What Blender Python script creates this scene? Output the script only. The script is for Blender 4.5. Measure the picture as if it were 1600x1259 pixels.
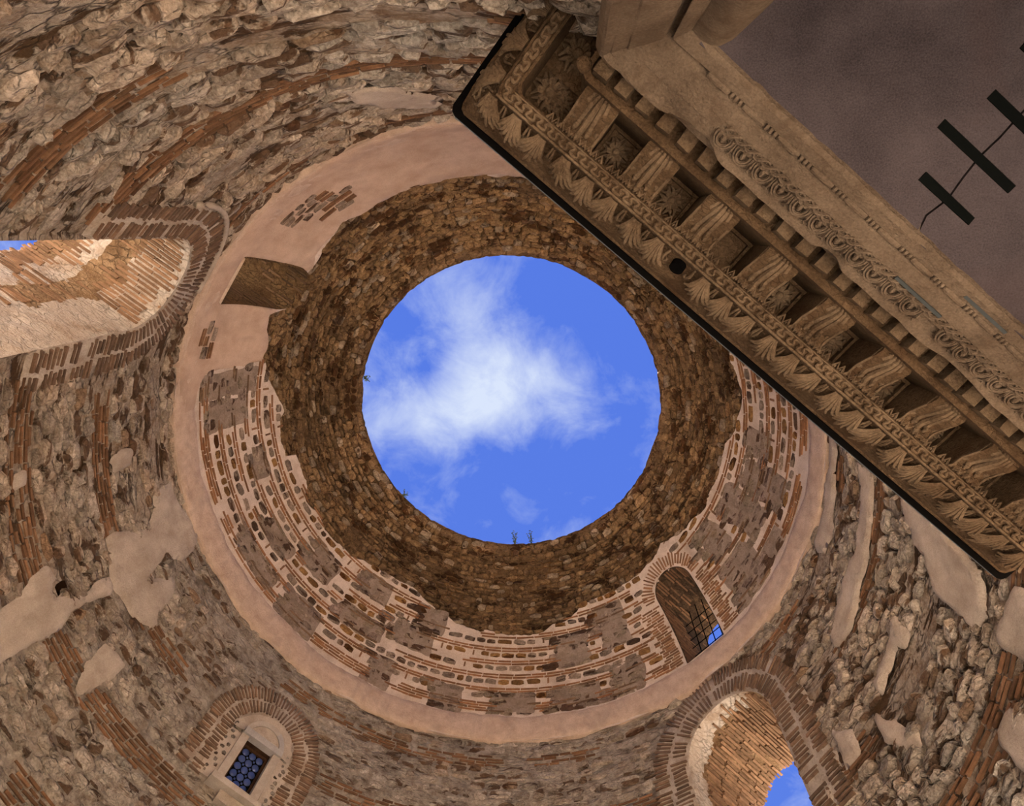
import bpy, math, random
import numpy as np
from mathutils import Matrix, Vector

for o in list(bpy.data.objects):
    bpy.data.objects.remove(o)
scene = bpy.context.scene
COL = scene.collection
random.seed(7)
RNG = np.random.default_rng(7)
rad = math.radians

# ------------------------------------------------------------------ place
EYE = 1.6                       # eye height above the floor
RW = 6.0                        # inner radius of the rotunda
H2, H1 = 10.686, 15.001         # springing and oculus rim, above the eye
R1 = 3.703                      # oculus radius
AX, AY = -1.451, 4.230          # axis of the rotunda in plan (camera stands at 0,0)
BEL = (H1 - H2) / math.sqrt(1 - (R1 / RW) ** 2)
PHI = 0.6786                    # direction of the doorway front

# ------------------------------------------------------------------ camera
cam_d = bpy.data.cameras.new('camera')
cam = bpy.data.objects.new('camera', cam_d)
COL.objects.link(cam)
cam_d.sensor_fit = 'HORIZONTAL'
cam_d.sensor_width = 36.0
cam_d.lens = 981.33 / 1600 * 36
cam_d.clip_start = 0.05
CM = np.array([[0.99593555, -0.02356214, 0.08693224],
               [0.0, -0.96517594, -0.2616016],
               [0.0900688, 0.26053833, -0.96125303]])
m4 = Matrix([list(CM[0]) + [0], list(CM[1]) + [0], list(CM[2]) + [EYE], [0, 0, 0, 1]])
cam.matrix_world = m4
scene.camera = cam

scene.view_settings.view_transform = 'Standard'
scene.view_settings.look = 'None'
scene.view_settings.exposure = 0.0
scene.view_settings.gamma = 1.0
scene.view_settings.use_curve_mapping = False


# ------------------------------------------------------------------ node helper
class NT:
    def __init__(self, tree):
        self.t = tree
        self.n = tree.nodes
        self.l = tree.links

    def add(self, typ, **kw):
        nd = self.n.new(typ)
        for k, v in kw.items():
            setattr(nd, k, v)
        return nd

    def link(self, a, b):
        self.l.new(a, b)

    def inp(self, nd, i, v):
        if hasattr(v, 'is_linked') or hasattr(v, 'links'):
            self.l.new(v, nd.inputs[i])
        else:
            nd.inputs[i].default_value = v

    def math(self, op, a, b=0.0, c=None, clamp=False):
        nd = self.add('ShaderNodeMath', operation=op)
        nd.use_clamp = clamp
        self.inp(nd, 0, a)
        self.inp(nd, 1, b)
        if c is not None:
            self.inp(nd, 2, c)
        return nd.outputs[0]

    def mix(self, fac, a, b, blend='MIX'):
        nd = self.add('ShaderNodeMix', data_type='RGBA', blend_type=blend)
        self.inp(nd, 0, fac)
        self.inp(nd, 6, a)
        self.inp(nd, 7, b)
        return nd.outputs[2]

    def noise(self, vec, scale, detail=4.0, rough=0.55, dist=0.0):
        nd = self.add('ShaderNodeTexNoise')
        if vec is not None:
            self.l.new(vec, nd.inputs['Vector'])
        nd.inputs['Scale'].default_value = scale
        nd.inputs['Detail'].default_value = detail
        nd.inputs['Roughness'].default_value = rough
        nd.inputs['Distortion'].default_value = dist
        return nd.outputs['Fac']

    def ramp(self, fac, stops):
        nd = self.add('ShaderNodeValToRGB')
        el = nd.color_ramp.elements
        while len(el) < len(stops):
            el.new(0.5)
        for e, (p, c) in zip(el, stops):
            e.position = p
            e.color = (c, c, c, 1) if isinstance(c, (int, float)) else (*c, 1)
        self.l.new(fac, nd.inputs[0])
        return nd.outputs[0]


# ------------------------------------------------------------------ sky
world = bpy.data.worlds.new('sky')
scene.world = world
world.use_nodes = True
w = NT(world.node_tree)
w.n.clear()
tc = w.add('ShaderNodeTexCoord')
sep = w.add('ShaderNodeSeparateXYZ')
w.link(tc.outputs['Generated'], sep.inputs[0])
zc = w.math('MAXIMUM', sep.outputs[2], 0.12)
comb = w.add('ShaderNodeCombineXYZ')
w.link(w.math('DIVIDE', sep.outputs[0], zc), comb.inputs[0])
w.link(w.math('DIVIDE', sep.outputs[1], zc), comb.inputs[1])
uv = comb.outputs[0]


def blob(cx, cy, rx, ry, ang, amp):
    mp = w.add('ShaderNodeMapping', vector_type='TEXTURE')
    w.link(uv, mp.inputs[0])
    mp.inputs['Location'].default_value = (cx, cy, 0)
    mp.inputs['Rotation'].default_value = (0, 0, ang)
    mp.inputs['Scale'].default_value = (rx, ry, 1)
    ln = w.add('ShaderNodeVectorMath', operation='LENGTH')
    w.link(mp.outputs[0], ln.inputs[0])
    d2 = w.math('MULTIPLY', ln.outputs['Value'], ln.outputs['Value'])
    return w.math('MULTIPLY', w.math('POWER', 2.718, w.math('MULTIPLY', d2, -1.0)), amp)


n_big = w.noise(uv, 2.6, 3.0, 0.5, 0.3)
n_mid = w.noise(uv, 9.0, 8.0, 0.62, 0.5)
n_fin = w.noise(uv, 26.0, 6.0, 0.6, 0.3)
base = w.math('ADD', w.math('MULTIPLY', w.math('SUBTRACT', n_big, 0.5), 0.8),
              w.math('MULTIPLY', w.math('SUBTRACT', n_mid, 0.5), 1.25))
base = w.math('ADD', base, w.math('MULTIPLY', w.math('SUBTRACT', n_fin, 0.5), 0.35))
BLOBS = [(-0.135, 0.205, 0.12, 0.075, 0.95, 0.62), (-0.235, 0.300, 0.12, 0.055, -0.2, 0.62), (-0.15, 0.275, 0.07, 0.06, 0.0, 0.25),
         (-0.05, 0.215, 0.09, 0.05, 0.5, 0.30), (0.02, 0.27, 0.06, 0.09, 0.3, 0.14), (0.0, 0.38, 0.14, 0.06, 0.0, -0.22), (-0.24, 0.155, 0.07, 0.05, 0.0, -0.30), (0.04, 0.12, 0.09, 0.05, 0.6, -0.12)]
tot = base
for bb in BLOBS:
    tot = w.math('ADD', tot, blob(*bb))
cover = w.ramp(tot, [(0.0, 0.03), (0.17, 0.19), (0.42, 0.52), (0.85, 1.0)])
hz = w.ramp(sep.outputs[2], [(0.0, 0.55), (0.5, 0.16), (1.0, 0.0)])
blue = w.mix(hz, (0.078, 0.185, 0.78, 1), (0.16, 0.32, 0.86, 1))
skyc = w.mix(cover, blue, (0.70, 0.79, 0.98, 1))
bg = w.add('ShaderNodeBackground')
w.link(skyc, bg.inputs[0])
bg.inputs[1].default_value = 1.0
wo = w.add('ShaderNodeOutputWorld')
w.link(bg.outputs[0], wo.inputs[0])

# ------------------------------------------------------------------ sun (falls through the oculus onto floor and door side)
SUN_EL, SUN_TO, SUN_E = 70.0, -44.5, 520.0
sd = bpy.data.lights.new('sun', 'SUN')
sd.energy = SUN_E
sd.color = (1.0, 0.92, 0.82)
sd.angle = rad(0.53)
sun = bpy.data.objects.new('sun', sd)
COL.objects.link(sun)
dv = Vector((math.cos(rad(SUN_TO)) * math.cos(rad(SUN_EL)), math.sin(rad(SUN_TO)) * math.cos(rad(SUN_EL)), -math.sin(rad(SUN_EL))))
sun.rotation_euler = dv.to_track_quat('-Z', 'Y').to_euler()
sun.location = (AX - dv.x * 30, AY - dv.y * 30, 40)


# ------------------------------------------------------------------ materials
def srgb(r, g, b):
    f = lambda c: (c / 255 / 12.92) if c <= 10 else ((c / 255 + 0.055) / 1.055) ** 2.4
    return (f(r), f(g), f(b))


def rock(name, lo, hi, scale=3.0, bump=0.5, fine=40.0, tint=None, spots=0.0, spotc=(0.1, 0.06, 0.03), spscale=1.6, rough=0.95, bscale=14.0, bdist=0.02, crack_shade=0.0, crscale=5.0, pocket_shade=0.0, pocket_shade_c=(0.06, 0.03, 0.012), pkscale=1.6):
    """stone / plaster / brick: colour grain from noise, bump for fine relief.
    tint: None, 'obj' (object colour) or 'attr' (point attribute)"""
    m = bpy.data.materials.new(name)
    m.use_nodes = True
    t = NT(m.node_tree)
    t.n.clear()
    geo = t.add('ShaderNodeNewGeometry')
    pos = geo.outputs['Position']
    n1 = t.noise(pos, scale, 4.0, 0.6, 0.2)
    n2 = t.noise(pos, fine, 2.0, 0.7)
    f = t.math('ADD', t.math('MULTIPLY', n1, 0.62), t.math('MULTIPLY', n2, 0.38))
    f = t.ramp(f, [(0.36, 0.0), (0.64, 1.0)])
    c = t.mix(f, (*lo, 1), (*hi, 1))
    if spots > 0:
        n3 = t.noise(pos, spscale, 4.0, 0.62, 0.6)
        s = t.ramp(n3, [(0.52, 0.0), (0.66, 1.0)])
        c = t.mix(t.math('MULTIPLY', s, spots), c, (*spotc, 1))
    pk = None
    if pocket_shade > 0:  # brown earth in eroded hollows, painted darker in place of unlit undersides
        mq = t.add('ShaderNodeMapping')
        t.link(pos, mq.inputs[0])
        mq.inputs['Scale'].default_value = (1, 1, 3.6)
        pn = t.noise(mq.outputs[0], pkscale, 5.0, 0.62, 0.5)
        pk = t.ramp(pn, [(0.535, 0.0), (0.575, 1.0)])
        c = t.mix(t.math('MULTIPLY', pk, pocket_shade), c, (*pocket_shade_c, 1))
    if crack_shade > 0:  # fine cracks, with crevice shade put into their dark colour
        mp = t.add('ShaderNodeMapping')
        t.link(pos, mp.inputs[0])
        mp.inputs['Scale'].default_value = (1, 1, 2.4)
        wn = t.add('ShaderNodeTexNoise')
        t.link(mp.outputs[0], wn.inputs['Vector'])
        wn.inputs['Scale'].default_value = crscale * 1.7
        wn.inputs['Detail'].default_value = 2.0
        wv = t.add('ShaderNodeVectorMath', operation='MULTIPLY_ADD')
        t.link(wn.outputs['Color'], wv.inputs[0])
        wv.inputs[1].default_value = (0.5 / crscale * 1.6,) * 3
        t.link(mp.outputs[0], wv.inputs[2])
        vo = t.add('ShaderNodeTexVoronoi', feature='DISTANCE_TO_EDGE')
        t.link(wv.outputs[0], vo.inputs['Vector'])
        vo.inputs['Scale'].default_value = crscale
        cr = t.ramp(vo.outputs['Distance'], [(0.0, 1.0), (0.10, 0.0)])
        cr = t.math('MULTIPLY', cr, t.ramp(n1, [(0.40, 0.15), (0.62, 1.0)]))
        c = t.mix(t.math('MULTIPLY', cr, crack_shade), c, (*[x * 0.22 for x in lo], 1))
        crh = cr
    else:
        crh = None
    if tint == 'obj':
        oi = t.add('ShaderNodeObjectInfo')
        c = t.mix(1.0, c, oi.outputs['Color'], 'MULTIPLY')
    elif tint == 'attr':
        at = t.add('ShaderNodeAttribute', attribute_name='tint')
        c = t.mix(1.0, c, at.outputs['Color'], 'MULTIPLY')
    hgt = t.noise(pos, bscale, 5.0, 0.72)
    if pk is not None:
        hgt = t.math('SUBTRACT', hgt, t.math('MULTIPLY', pk, 0.5))
    if crh is not None:
        hgt = t.math('SUBTRACT', hgt, t.math('MULTIPLY', crh, 0.45))
    bp = t.add('ShaderNodeBump')
    bp.inputs['Strength'].default_value = bump
    bp.inputs['Distance'].default_value = bdist
    t.link(hgt, bp.inputs['Height'])
    bs = t.add('ShaderNodeBsdfPrincipled')
    t.link(c, bs.inputs['Base Color'])
    bs.inputs['Roughness'].default_value = rough
    bs.inputs['Specular IOR Level'].default_value = 0.12
    t.link(bp.outputs[0], bs.inputs['Normal'])
    o = t.add('ShaderNodeOutputMaterial')
    t.link(bs.outputs[0], o.inputs[0])
    return m


def plain(name, col, rough=0.6, metal=0.0, spec=0.3):
    m = bpy.data.materials.new(name)
    m.use_nodes = True
    b = m.node_tree.nodes['Principled BSDF']
    t = NT(m.node_tree)
    geo = t.add('ShaderNodeNewGeometry')
    n = t.noise(geo.outputs['Position'], 30.0, 3.0)
    c = t.mix(n, (*[x * 0.8 for x in col], 1), (*[min(1, x * 1.2) for x in col], 1))
    t.link(c, b.inputs['Base Color'])
    b.inputs['Roughness'].default_value = rough
    b.inputs['Metallic'].default_value = metal
    b.inputs['Specular IOR Level'].default_value = spec
    return m


MT = {}
MT['mortar'] = rock('rubble_mortar', (0.27, 0.19, 0.125), (0.54, 0.45, 0.36), 3.4, 1.0, 26, None, 0.7, (0.17, 0.085, 0.035), 1.3, bdist=0.09, crack_shade=0.9, crscale=3.6, pocket_shade=0.95, pocket_shade_c=(0.075, 0.038, 0.015), pkscale=1.35)
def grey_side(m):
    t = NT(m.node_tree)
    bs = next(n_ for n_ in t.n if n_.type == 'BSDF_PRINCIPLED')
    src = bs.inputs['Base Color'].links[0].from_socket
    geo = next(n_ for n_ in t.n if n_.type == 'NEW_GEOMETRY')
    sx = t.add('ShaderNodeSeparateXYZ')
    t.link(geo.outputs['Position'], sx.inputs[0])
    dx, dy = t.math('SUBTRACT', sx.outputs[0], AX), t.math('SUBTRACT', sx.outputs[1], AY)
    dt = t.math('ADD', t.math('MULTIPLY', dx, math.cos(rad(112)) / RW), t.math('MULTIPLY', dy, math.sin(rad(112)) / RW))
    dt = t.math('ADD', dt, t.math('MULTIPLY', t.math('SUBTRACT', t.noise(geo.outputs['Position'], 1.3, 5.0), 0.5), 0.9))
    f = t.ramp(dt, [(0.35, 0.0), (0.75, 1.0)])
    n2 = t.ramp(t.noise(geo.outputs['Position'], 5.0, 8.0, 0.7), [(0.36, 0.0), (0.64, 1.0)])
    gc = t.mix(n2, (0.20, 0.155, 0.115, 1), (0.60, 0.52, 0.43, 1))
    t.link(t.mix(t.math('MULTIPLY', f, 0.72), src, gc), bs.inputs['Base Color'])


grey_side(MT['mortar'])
for k in ('obj', 'attr'):
    MT['stone_' + k] = rock('rubble_stone_' + k, (0.42, 0.38, 0.34), (1.1, 1.08, 1.05), 6.0, 1.0, 34, k, 0.45, (0.40, 0.28, 0.18), 3.0, bdist=0.06, crack_shade=0.35, crscale=5.0, pocket_shade=0.85, pocket_shade_c=(0.16, 0.085, 0.04), pkscale=1.35)
    MT['brick_' + k] = rock('fired_brick_' + k, (0.55, 0.55, 0.55), (1.0, 1.0, 1.0), 8.0, 0.5, 60, k, bdist=0.01)
MT['white_mortar'] = rock('pale_mortar', (0.46, 0.355, 0.275), (0.70, 0.575, 0.47), 2.5, 0.6, 40, None, 0.35, (0.30, 0.20, 0.14), 1.5)
MT['pink'] = rock('pink_plaster', (0.45, 0.305, 0.21), (0.64, 0.465, 0.345), 2.4, 0.7, 60, None, 0.4, (0.38, 0.275, 0.205), 1.1, bscale=26, bdist=.03)
MT['band'] = rock('pink_band_plaster', (0.46, 0.325, 0.235), (0.66, 0.50, 0.385), 5.0, 0.9, 60, None, 0.45, (0.36, 0.27, 0.21), 2.2, bscale=22, bdist=.03)
MT['plaster'] = rock('grey_plaster', (0.36, 0.285, 0.22), (0.55, 0.46, 0.375), 3.0, 0.9, 60, None, 0.5, (0.33, 0.25, 0.185), 1.8, bscale=18, bdist=.035)
MT['dome'] = rock('dome_rubble', (0.075, 0.040, 0.017), (0.24, 0.15, 0.072), 3.0, 1.0, 30, None, 0.6, (0.22, 0.115, 0.040), 0.8, bdist=0.08, crack_shade=0.8, crscale=6.0)
MT['dark_soffit'] = rock('shaded_rubble', (0.025, 0.014, 0.008), (0.11, 0.066, 0.034), 4.0, 1.0, 30, None, 0.5, (0.02, 0.012, 0.007), 3.0, bdist=0.06, crack_shade=.5, crscale=6)  # window reveal darkened in colour, in place of its dim light
MT['reveal'] = rock('reveal_mortar', (0.40, 0.30, 0.22), (0.62, 0.53, 0.44), 2.0, 0.8, 30, None, 0.6, (0.26, 0.15, 0.075), 1.6, bdist=0.07, crack_shade=.6, crscale=5)
MT['reveal_brown'] = rock('brown_reveal_mortar', (0.16, 0.085, 0.038), (0.42, 0.27, 0.15), 3.0, 1.0, 30, None, 0.6, (0.10, 0.05, 0.02), 1.5, bdist=0.07, crack_shade=0.6, crscale=6.0)
MT['ring'] = rock('ring_mortar', (0.26, 0.205, 0.16), (0.50, 0.425, 0.355), 4.0, 0.8, 40, None, 0.5, (0.24, 0.15, 0.09), 1.6, bdist=0.03)
MT['mortar_grey'] = rock('grey_mortar', (0.20, 0.15, 0.105), (0.44, 0.36, 0.28), 3.0, 1.0, 30, None, 0.6, (0.16, 0.095, 0.05), 1.7, bdist=0.07, crack_shade=0.7, crscale=5.5)
MT['tufa'] = rock('tufa_ground', (0.20, 0.145, 0.105), (0.36, 0.275, 0.21), 4.0, 1.0, 30, None, 0.4, (0.15, 0.09, 0.05), 2.0, bdist=0.04)
MT['lime'] = rock('carved_limestone', (0.040, 0.022, 0.010), (0.120, 0.074, 0.039), 3.0, 0.8, 45, None, 0.65, (0.050, 0.024, 0.010), 2.0, bscale=26, bdist=.03, crack_shade=.12, crscale=14)
MT['relief'] = rock('lit_relief_stone', (0.062, 0.038, 0.020), (0.175, 0.118, 0.070), 3.0, 0.8, 45, None, 0.4, (0.075, 0.04, 0.018), 2.4, bscale=26, bdist=.03)  # same limestone made lighter: lit edges of the carving put into colour
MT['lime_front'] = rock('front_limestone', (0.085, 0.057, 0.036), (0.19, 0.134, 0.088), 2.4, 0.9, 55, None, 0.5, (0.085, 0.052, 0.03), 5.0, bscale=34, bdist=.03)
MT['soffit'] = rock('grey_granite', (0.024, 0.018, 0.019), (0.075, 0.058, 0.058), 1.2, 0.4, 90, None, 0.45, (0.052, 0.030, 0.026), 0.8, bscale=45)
MT['lead'] = plain('black_lead', (0.003, 0.0027, 0.0025), 1.0, spec=0.0)
MT['iron'] = plain('dark_iron', (0.004, 0.0045, 0.004), 1.0, spec=0.0)
MT['strip'] = plain('grey_zinc', (0.045, 0.048, 0.046), 0.8, spec=0.1)
MT['floor'] = rock('paving_stone', (0.045, 0.04, 0.036), (0.07, 0.062, 0.056), 1.5, 0.3, 20, rough=0.6)
MT['ground'] = rock('street_paving', (0.030, 0.028, 0.026), (0.05, 0.047, 0.045), 1.5, 0.3, 20)
MT['frame_stone'] = rock('white_stone', (0.32, 0.265, 0.215), (0.46, 0.395, 0.335), 4.0, 0.4, 50)
MT['frame_grey'] = rock('grey_stone', (0.30, 0.27, 0.25), (0.42, 0.385, 0.36), 4.0, 0.4, 50)
MT['wood'] = rock('dark_wood', (0.03, 0.014, 0.008), (0.07, 0.035, 0.018), 6.0, 0.3, 50)
MT['plant'] = plain('dry_weed', (0.05, 0.07, 0.04), 0.9)


def glass_blue():
    m = bpy.data.materials.new('blue_bottle_glass')
    m.use_nodes = True
    b = m.node_tree.nodes['Principled BSDF']
    b.inputs['Base Color'].default_value = (0.045, 0.07, 0.20, 1)
    b.inputs['Roughness'].default_value = 0.12
    b.inputs['Specular IOR Level'].default_value = 0.5
    return m


MT['glass'] = glass_blue()


# ------------------------------------------------------------------ maths helpers
def _h(ix, iy, iz):
    n = (ix * 374761393 + iy * 668265263 + iz * 2147483647 + 1013904223) & 0xFFFFFFFF
    n = ((n ^ (n >> 13)) * 1274126177) & 0xFFFFFFFF
    n = (n ^ (n >> 16)) & 0xFFFFFFFF
    return n / 4294967295.0


def vnoise(P):
    P = np.asarray(P, float)
    i = np.floor(P).astype(np.int64)
    f = P - i
    f = f * f * (3 - 2 * f)
    r = 0
    for dx in (0, 1):
        for dy in (0, 1):
            for dz in (0, 1):
                wt = (f[..., 0] if dx else 1 - f[..., 0]) * (f[..., 1] if dy else 1 - f[..., 1]) * (f[..., 2] if dz else 1 - f[..., 2])
                r = r + wt * _h(i[..., 0] + dx, i[..., 1] + dy, i[..., 2] + dz)
    return r * 2 - 1


def fbm(P, oct=3):
    r, a, s = 0, 1.0, 1.0
    for k in range(oct):
        r = r + a * vnoise(np.asarray(P) * s + 17.3 * k)
        a *= 0.5
        s *= 2.1
    return r


# surface of revolution: v runs up the wall (= height above eye) and on over the dome
_hh = np.linspace(H2, H1, 3000)
_rr = RW * np.sqrt(1 - ((_hh - H2) / BEL) ** 2)
_vv = np.r_[0, np.cumsum(np.hypot(np.diff(_hh), np.diff(_rr)))] + H2
VEND = float(_vv[-1])
_dr = np.gradient(_rr, _vv)
_dh = np.gradient(_hh, _vv)


def prof(v):
    v = np.asarray(v, float)
    low = v <= H2
    r = np.where(low, RW, np.interp(v, _vv, _rr))
    h = np.where(low, v, np.interp(v, _vv, _hh))
    dr = np.where(low, 0.0, np.interp(v, _vv, _dr))
    dh = np.where(low, 1.0, np.interp(v, _vv, _dh))
    return r, h, dr, dh


def surf(th, v, d=0.0):
    """point on the wall at angle th (deg), height v, d metres inwards"""
    th = np.radians(np.asarray(th, float))
    r, h, dr, dh = prof(v)
    c, s = np.cos(th), np.sin(th)
    rr = r - dh * d
    return np.stack(np.broadcast_arrays(AX + rr * c, AY + rr * s, h + EYE + dr * d), -1)


def frame(th, v):
    r, h, dr, dh = [float(x) for x in prof(v)]
    a = rad(th)
    c, s = math.cos(a), math.sin(a)
    x = np.array([s, -c, 0.0])
    y = np.array([dr * c, dr * s, dh])
    z = np.array([-dh * c, -dh * s, dr])
    p = np.array([AX + r * c, AY + r * s, h + EYE])
    return p, x, y, z


def project(P):
    q = (np.asarray(P, float) - [0, 0, EYE]) @ CM
    z = np.minimum(q[..., 2], -1e-3)
    return np.stack([800 - 981.33 * q[..., 0] / z, 629.5 + 981.33 * q[..., 1] / z], -1), q[..., 2] < -0.1


def poly_sd(px, py, poly):
    """signed distance to polygon (negative inside), arrays px,py"""
    P = np.asarray(poly, float)
    px = np.asarray(px, float)
    py = np.asarray(py, float)
    d = np.full(px.shape, 1e9)
    ins = np.zeros(px.shape, bool)
    for a, b in zip(P, np.roll(P, -1, 0)):
        e = b - a
        wx, wy = px - a[0], py - a[1]
        t = np.clip((wx * e[0] + wy * e[1]) / max(1e-12, e @ e), 0, 1)
        d = np.minimum(d, np.hypot(wx - e[0] * t, wy - e[1] * t))
        cond = ((a[1] <= py) & (b[1] > py)) | ((a[1] > py) & (b[1] <= py))
        with np.errstate(divide='ignore', invalid='ignore'):
            xi = a[0] + (py - a[1]) / (b[1] - a[1] + 1e-15) * e[0]
        ins ^= cond & (px < xi)
    return np.where(ins, -d, d)


def dang(a, b):
    return (np.asarray(a) - b + 180.0) % 360.0 - 180.0


# ------------------------------------------------------------------ object helpers
def tag(o, label=None, cat=None, group=None, kind=None):
    if label: o['label'] = label
    if cat: o['category'] = cat
    if group: o['group'] = group
    if kind: o['kind'] = kind
    return o


def mesh(name, V, F, mat=None, smooth=False):
    me = bpy.data.meshes.new(name)
    V = np.asarray(V, float)
    if isinstance(F, np.ndarray):
        F = F.tolist()
    me.from_pydata(V.tolist(), [], F)
    if mat: me.materials.append(mat)
    if smooth:
        me.polygons.foreach_set('use_smooth', np.ones(len(me.polygons), bool))
    me.update()
    return me


def link(name, me, parent=None, matrix=None):
    o = bpy.data.objects.new(name, me)
    COL.objects.link(o)
    if parent: o.parent = parent
    if matrix is not None:
        if parent is not None and not PARID.get(parent.name, True):
            matrix = PINV[parent.name] @ matrix
        o.matrix_basis = matrix
    return o


PARID, PINV = {}, {}


def obj(name, V, F, mat, parent=None, smooth=False):
    return link(name, mesh(name, V, F, mat, smooth), parent)


def empty(name, matrix):
    o = bpy.data.objects.new(name, None)
    COL.objects.link(o)
    o.matrix_basis = matrix
    o.empty_display_size = 0.2
    PARID[o.name] = False
    PINV[o.name] = matrix.inverted()
    return o


def mat4(x, y, z, p):
    return Matrix(((x[0], y[0], z[0], p[0]), (x[1], y[1], z[1], p[1]), (x[2], y[2], z[2], p[2]), (0, 0, 0, 1)))


class MB:
    """collects shapes into one mesh"""
    def __init__(self):
        self.V, self.F, self.n = [], [], 0

    def add(self, V, F):
        V = np.asarray(V, float)
        self.V.append(V)
        self.F += [tuple(int(i) + self.n for i in f) for f in F]
        self.n += len(V)
        return self

    def box(self, c, s, R=None, jit=0.0):
        V = np.array([[x, y, z] for x in (-.5, .5) for y in (-.5, .5) for z in (-.5, .5)]) * s
        if jit: V = V + RNG.uniform(-jit, jit, V.shape)
        if R is not None: V = V @ np.asarray(R).T
        return self.add(V + np.asarray(c), BOXF)

    def tube(self, P, r, k=6, flat=None):
        V, F = tube(P, r, k, flat)
        return self.add(V, F)

    def ell(self, c, s, nu=8, nv=5, R=None):
        V, F = ellipsoid(nu, nv)
        V = V * s
        if R is not None: V = V @ np.asarray(R).T
        return self.add(V + np.asarray(c), F)

    def mesh(self, name, mat, smooth=False):
        return mesh(name, np.concatenate(self.V), self.F, mat, smooth)

    def obj(self, name, mat, parent=None, smooth=False):
        return link(name, self.mesh(name, mat, smooth), parent)


BOXF = [(0, 1, 3, 2), (4, 6, 7, 5), (0, 4, 5, 1), (2, 3, 7, 6), (0, 2, 6, 4), (1, 5, 7, 3)]


def tube(P, r, k=6, flat=None):
    P = np.asarray(P, float)
    n = len(P)
    r = np.broadcast_to(np.asarray(r, float), (n,))
    T = np.gradient(P, axis=0)
    T /= np.linalg.norm(T, axis=1)[:, None] + 1e-12
    up = np.array([0, 0, 1.0]) if flat is None else np.asarray(flat, float)
    V = []
    for i in range(n):
        a = np.cross(T[i], up)
        if np.linalg.norm(a) < 1e-3: a = np.cross(T[i], [1, 0.3, 0])
        a /= np.linalg.norm(a)
        b = np.cross(a, T[i])
        for j in range(k):
            q = 2 * math.pi * j / k
            V.append(P[i] + r[i] * (math.cos(q) * a + math.sin(q) * b))
    F = []
    for i in range(n - 1):
        for j in range(k):
            j2 = (j + 1) % k
            F.append((i * k + j, i * k + j2, (i + 1) * k + j2, (i + 1) * k + j))
    F.append(tuple(range(k))[::-1])
    F.append(tuple((n - 1) * k + j for j in range(k)))
    return V, F


def ellipsoid(nu, nv):
    V = [(0, 0, 1)]
    for i in range(1, nv):
        a = math.pi * i / nv
        for j in range(nu):
            b = 2 * math.pi * j / nu
            V.append((math.sin(a) * math.cos(b), math.sin(a) * math.sin(b), math.cos(a)))
    V.append((0, 0, -1))
    F = []
    for j in range(nu):
        F.append((0, 1 + j, 1 + (j + 1) % nu))
    for i in range(nv - 2):
        for j in range(nu):
            a, b = 1 + i * nu + j, 1 + i * nu + (j + 1) % nu
            F.append((a, a + nu, b + nu, b))
    L = 1 + (nv - 2) * nu
    for j in range(nu):
        F.append((L + j, len(V) - 1, L + (j + 1) % nu))
    return np.array(V), F


def grid_faces(nr, nc):
    i = np.arange(nr - 1)[:, None] * nc + np.arange(nc - 1)[None]
    return np.stack([i, i + 1, i + nc + 1, i + nc], -1).reshape(-1, 4)


# ------------------------------------------------------------------ piece templates (unit size, z -1 back .. 1 front)
def tmpl_stone(rs, n=9, round_=0.72, rough=0.10):
    a = np.sort((np.arange(n) + rs.uniform(-.28, .28, n)) / n * 2 * math.pi)
    c, s = np.cos(a), np.sin(a)
    k = (np.abs(c) ** (2 / round_ * 1.7) + np.abs(s) ** (2 / round_ * 1.7)) ** (-round_ / 3.4)
    ol = np.stack([c * k, s * k], 1) * 0.5 * (1 + rs.uniform(-rough * 1.5, rough * 0.5, (n, 1)))
    V = [(*p, -1.0) for p in ol]
    zt = rs.uniform(0.0, 0.55, n)
    V += [(p[0] * .97, p[1] * .97, z) for p, z in zip(ol, zt)]
    tilt = rs.uniform(-.7, .7, 2)
    inn = ol * rs.uniform(.5, .75, (n, 1))
    V += [(p[0], p[1], 0.85 + tilt @ p + rs.uniform(-.25, .25)) for p in inn]
    F = []
    for i in range(n):
        j = (i + 1) % n
        F += [(i, j, n + j, n + i), (n + i, n + j, 2 * n + j, 2 * n + i)]
    F.append(tuple(2 * n + i for i in range(n)))
    return np.array(V), F


def tmpl_brick(rs, jit=0.05):
    V = np.array([[x, y, z] for x in (-.5, .5) for y in (-.5, .5) for z in (-1, 1)], float)
    V[:, 0] += rs.uniform(-jit * .6, jit * .6, 8)
    V[:, 1] += rs.uniform(-jit * 2.5, jit * 2.5, 8)
    V[:, 2] += rs.uniform(-.25, .25, 8) * (V[:, 2] > 0)
    return V, [(0, 1, 3, 2), (4, 6, 7, 5), (0, 4, 5, 1), (2, 3, 7, 6), (1, 5, 7, 3)]


_rs = np.random.default_rng(11)
TM = {'slab': [tmpl_stone(_rs, 8, _rs.uniform(.22, .34), .05) for _ in range(12)], 'stone': [tmpl_stone(_rs, int(_rs.integers(7, 11)), _rs.uniform(.35, .62), .12) for _ in range(26)],
      'block': [tmpl_stone(_rs, 10, 0.5, 0.06) for _ in range(12)],
      'brick': [tmpl_brick(_rs) for _ in range(8)]}
TMMESH = {k: [mesh(k, V, F, MT[('brick_' if k == 'brick' else 'stone_') + 'obj']) for V, F in v] for k, v in TM.items()}


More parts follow.
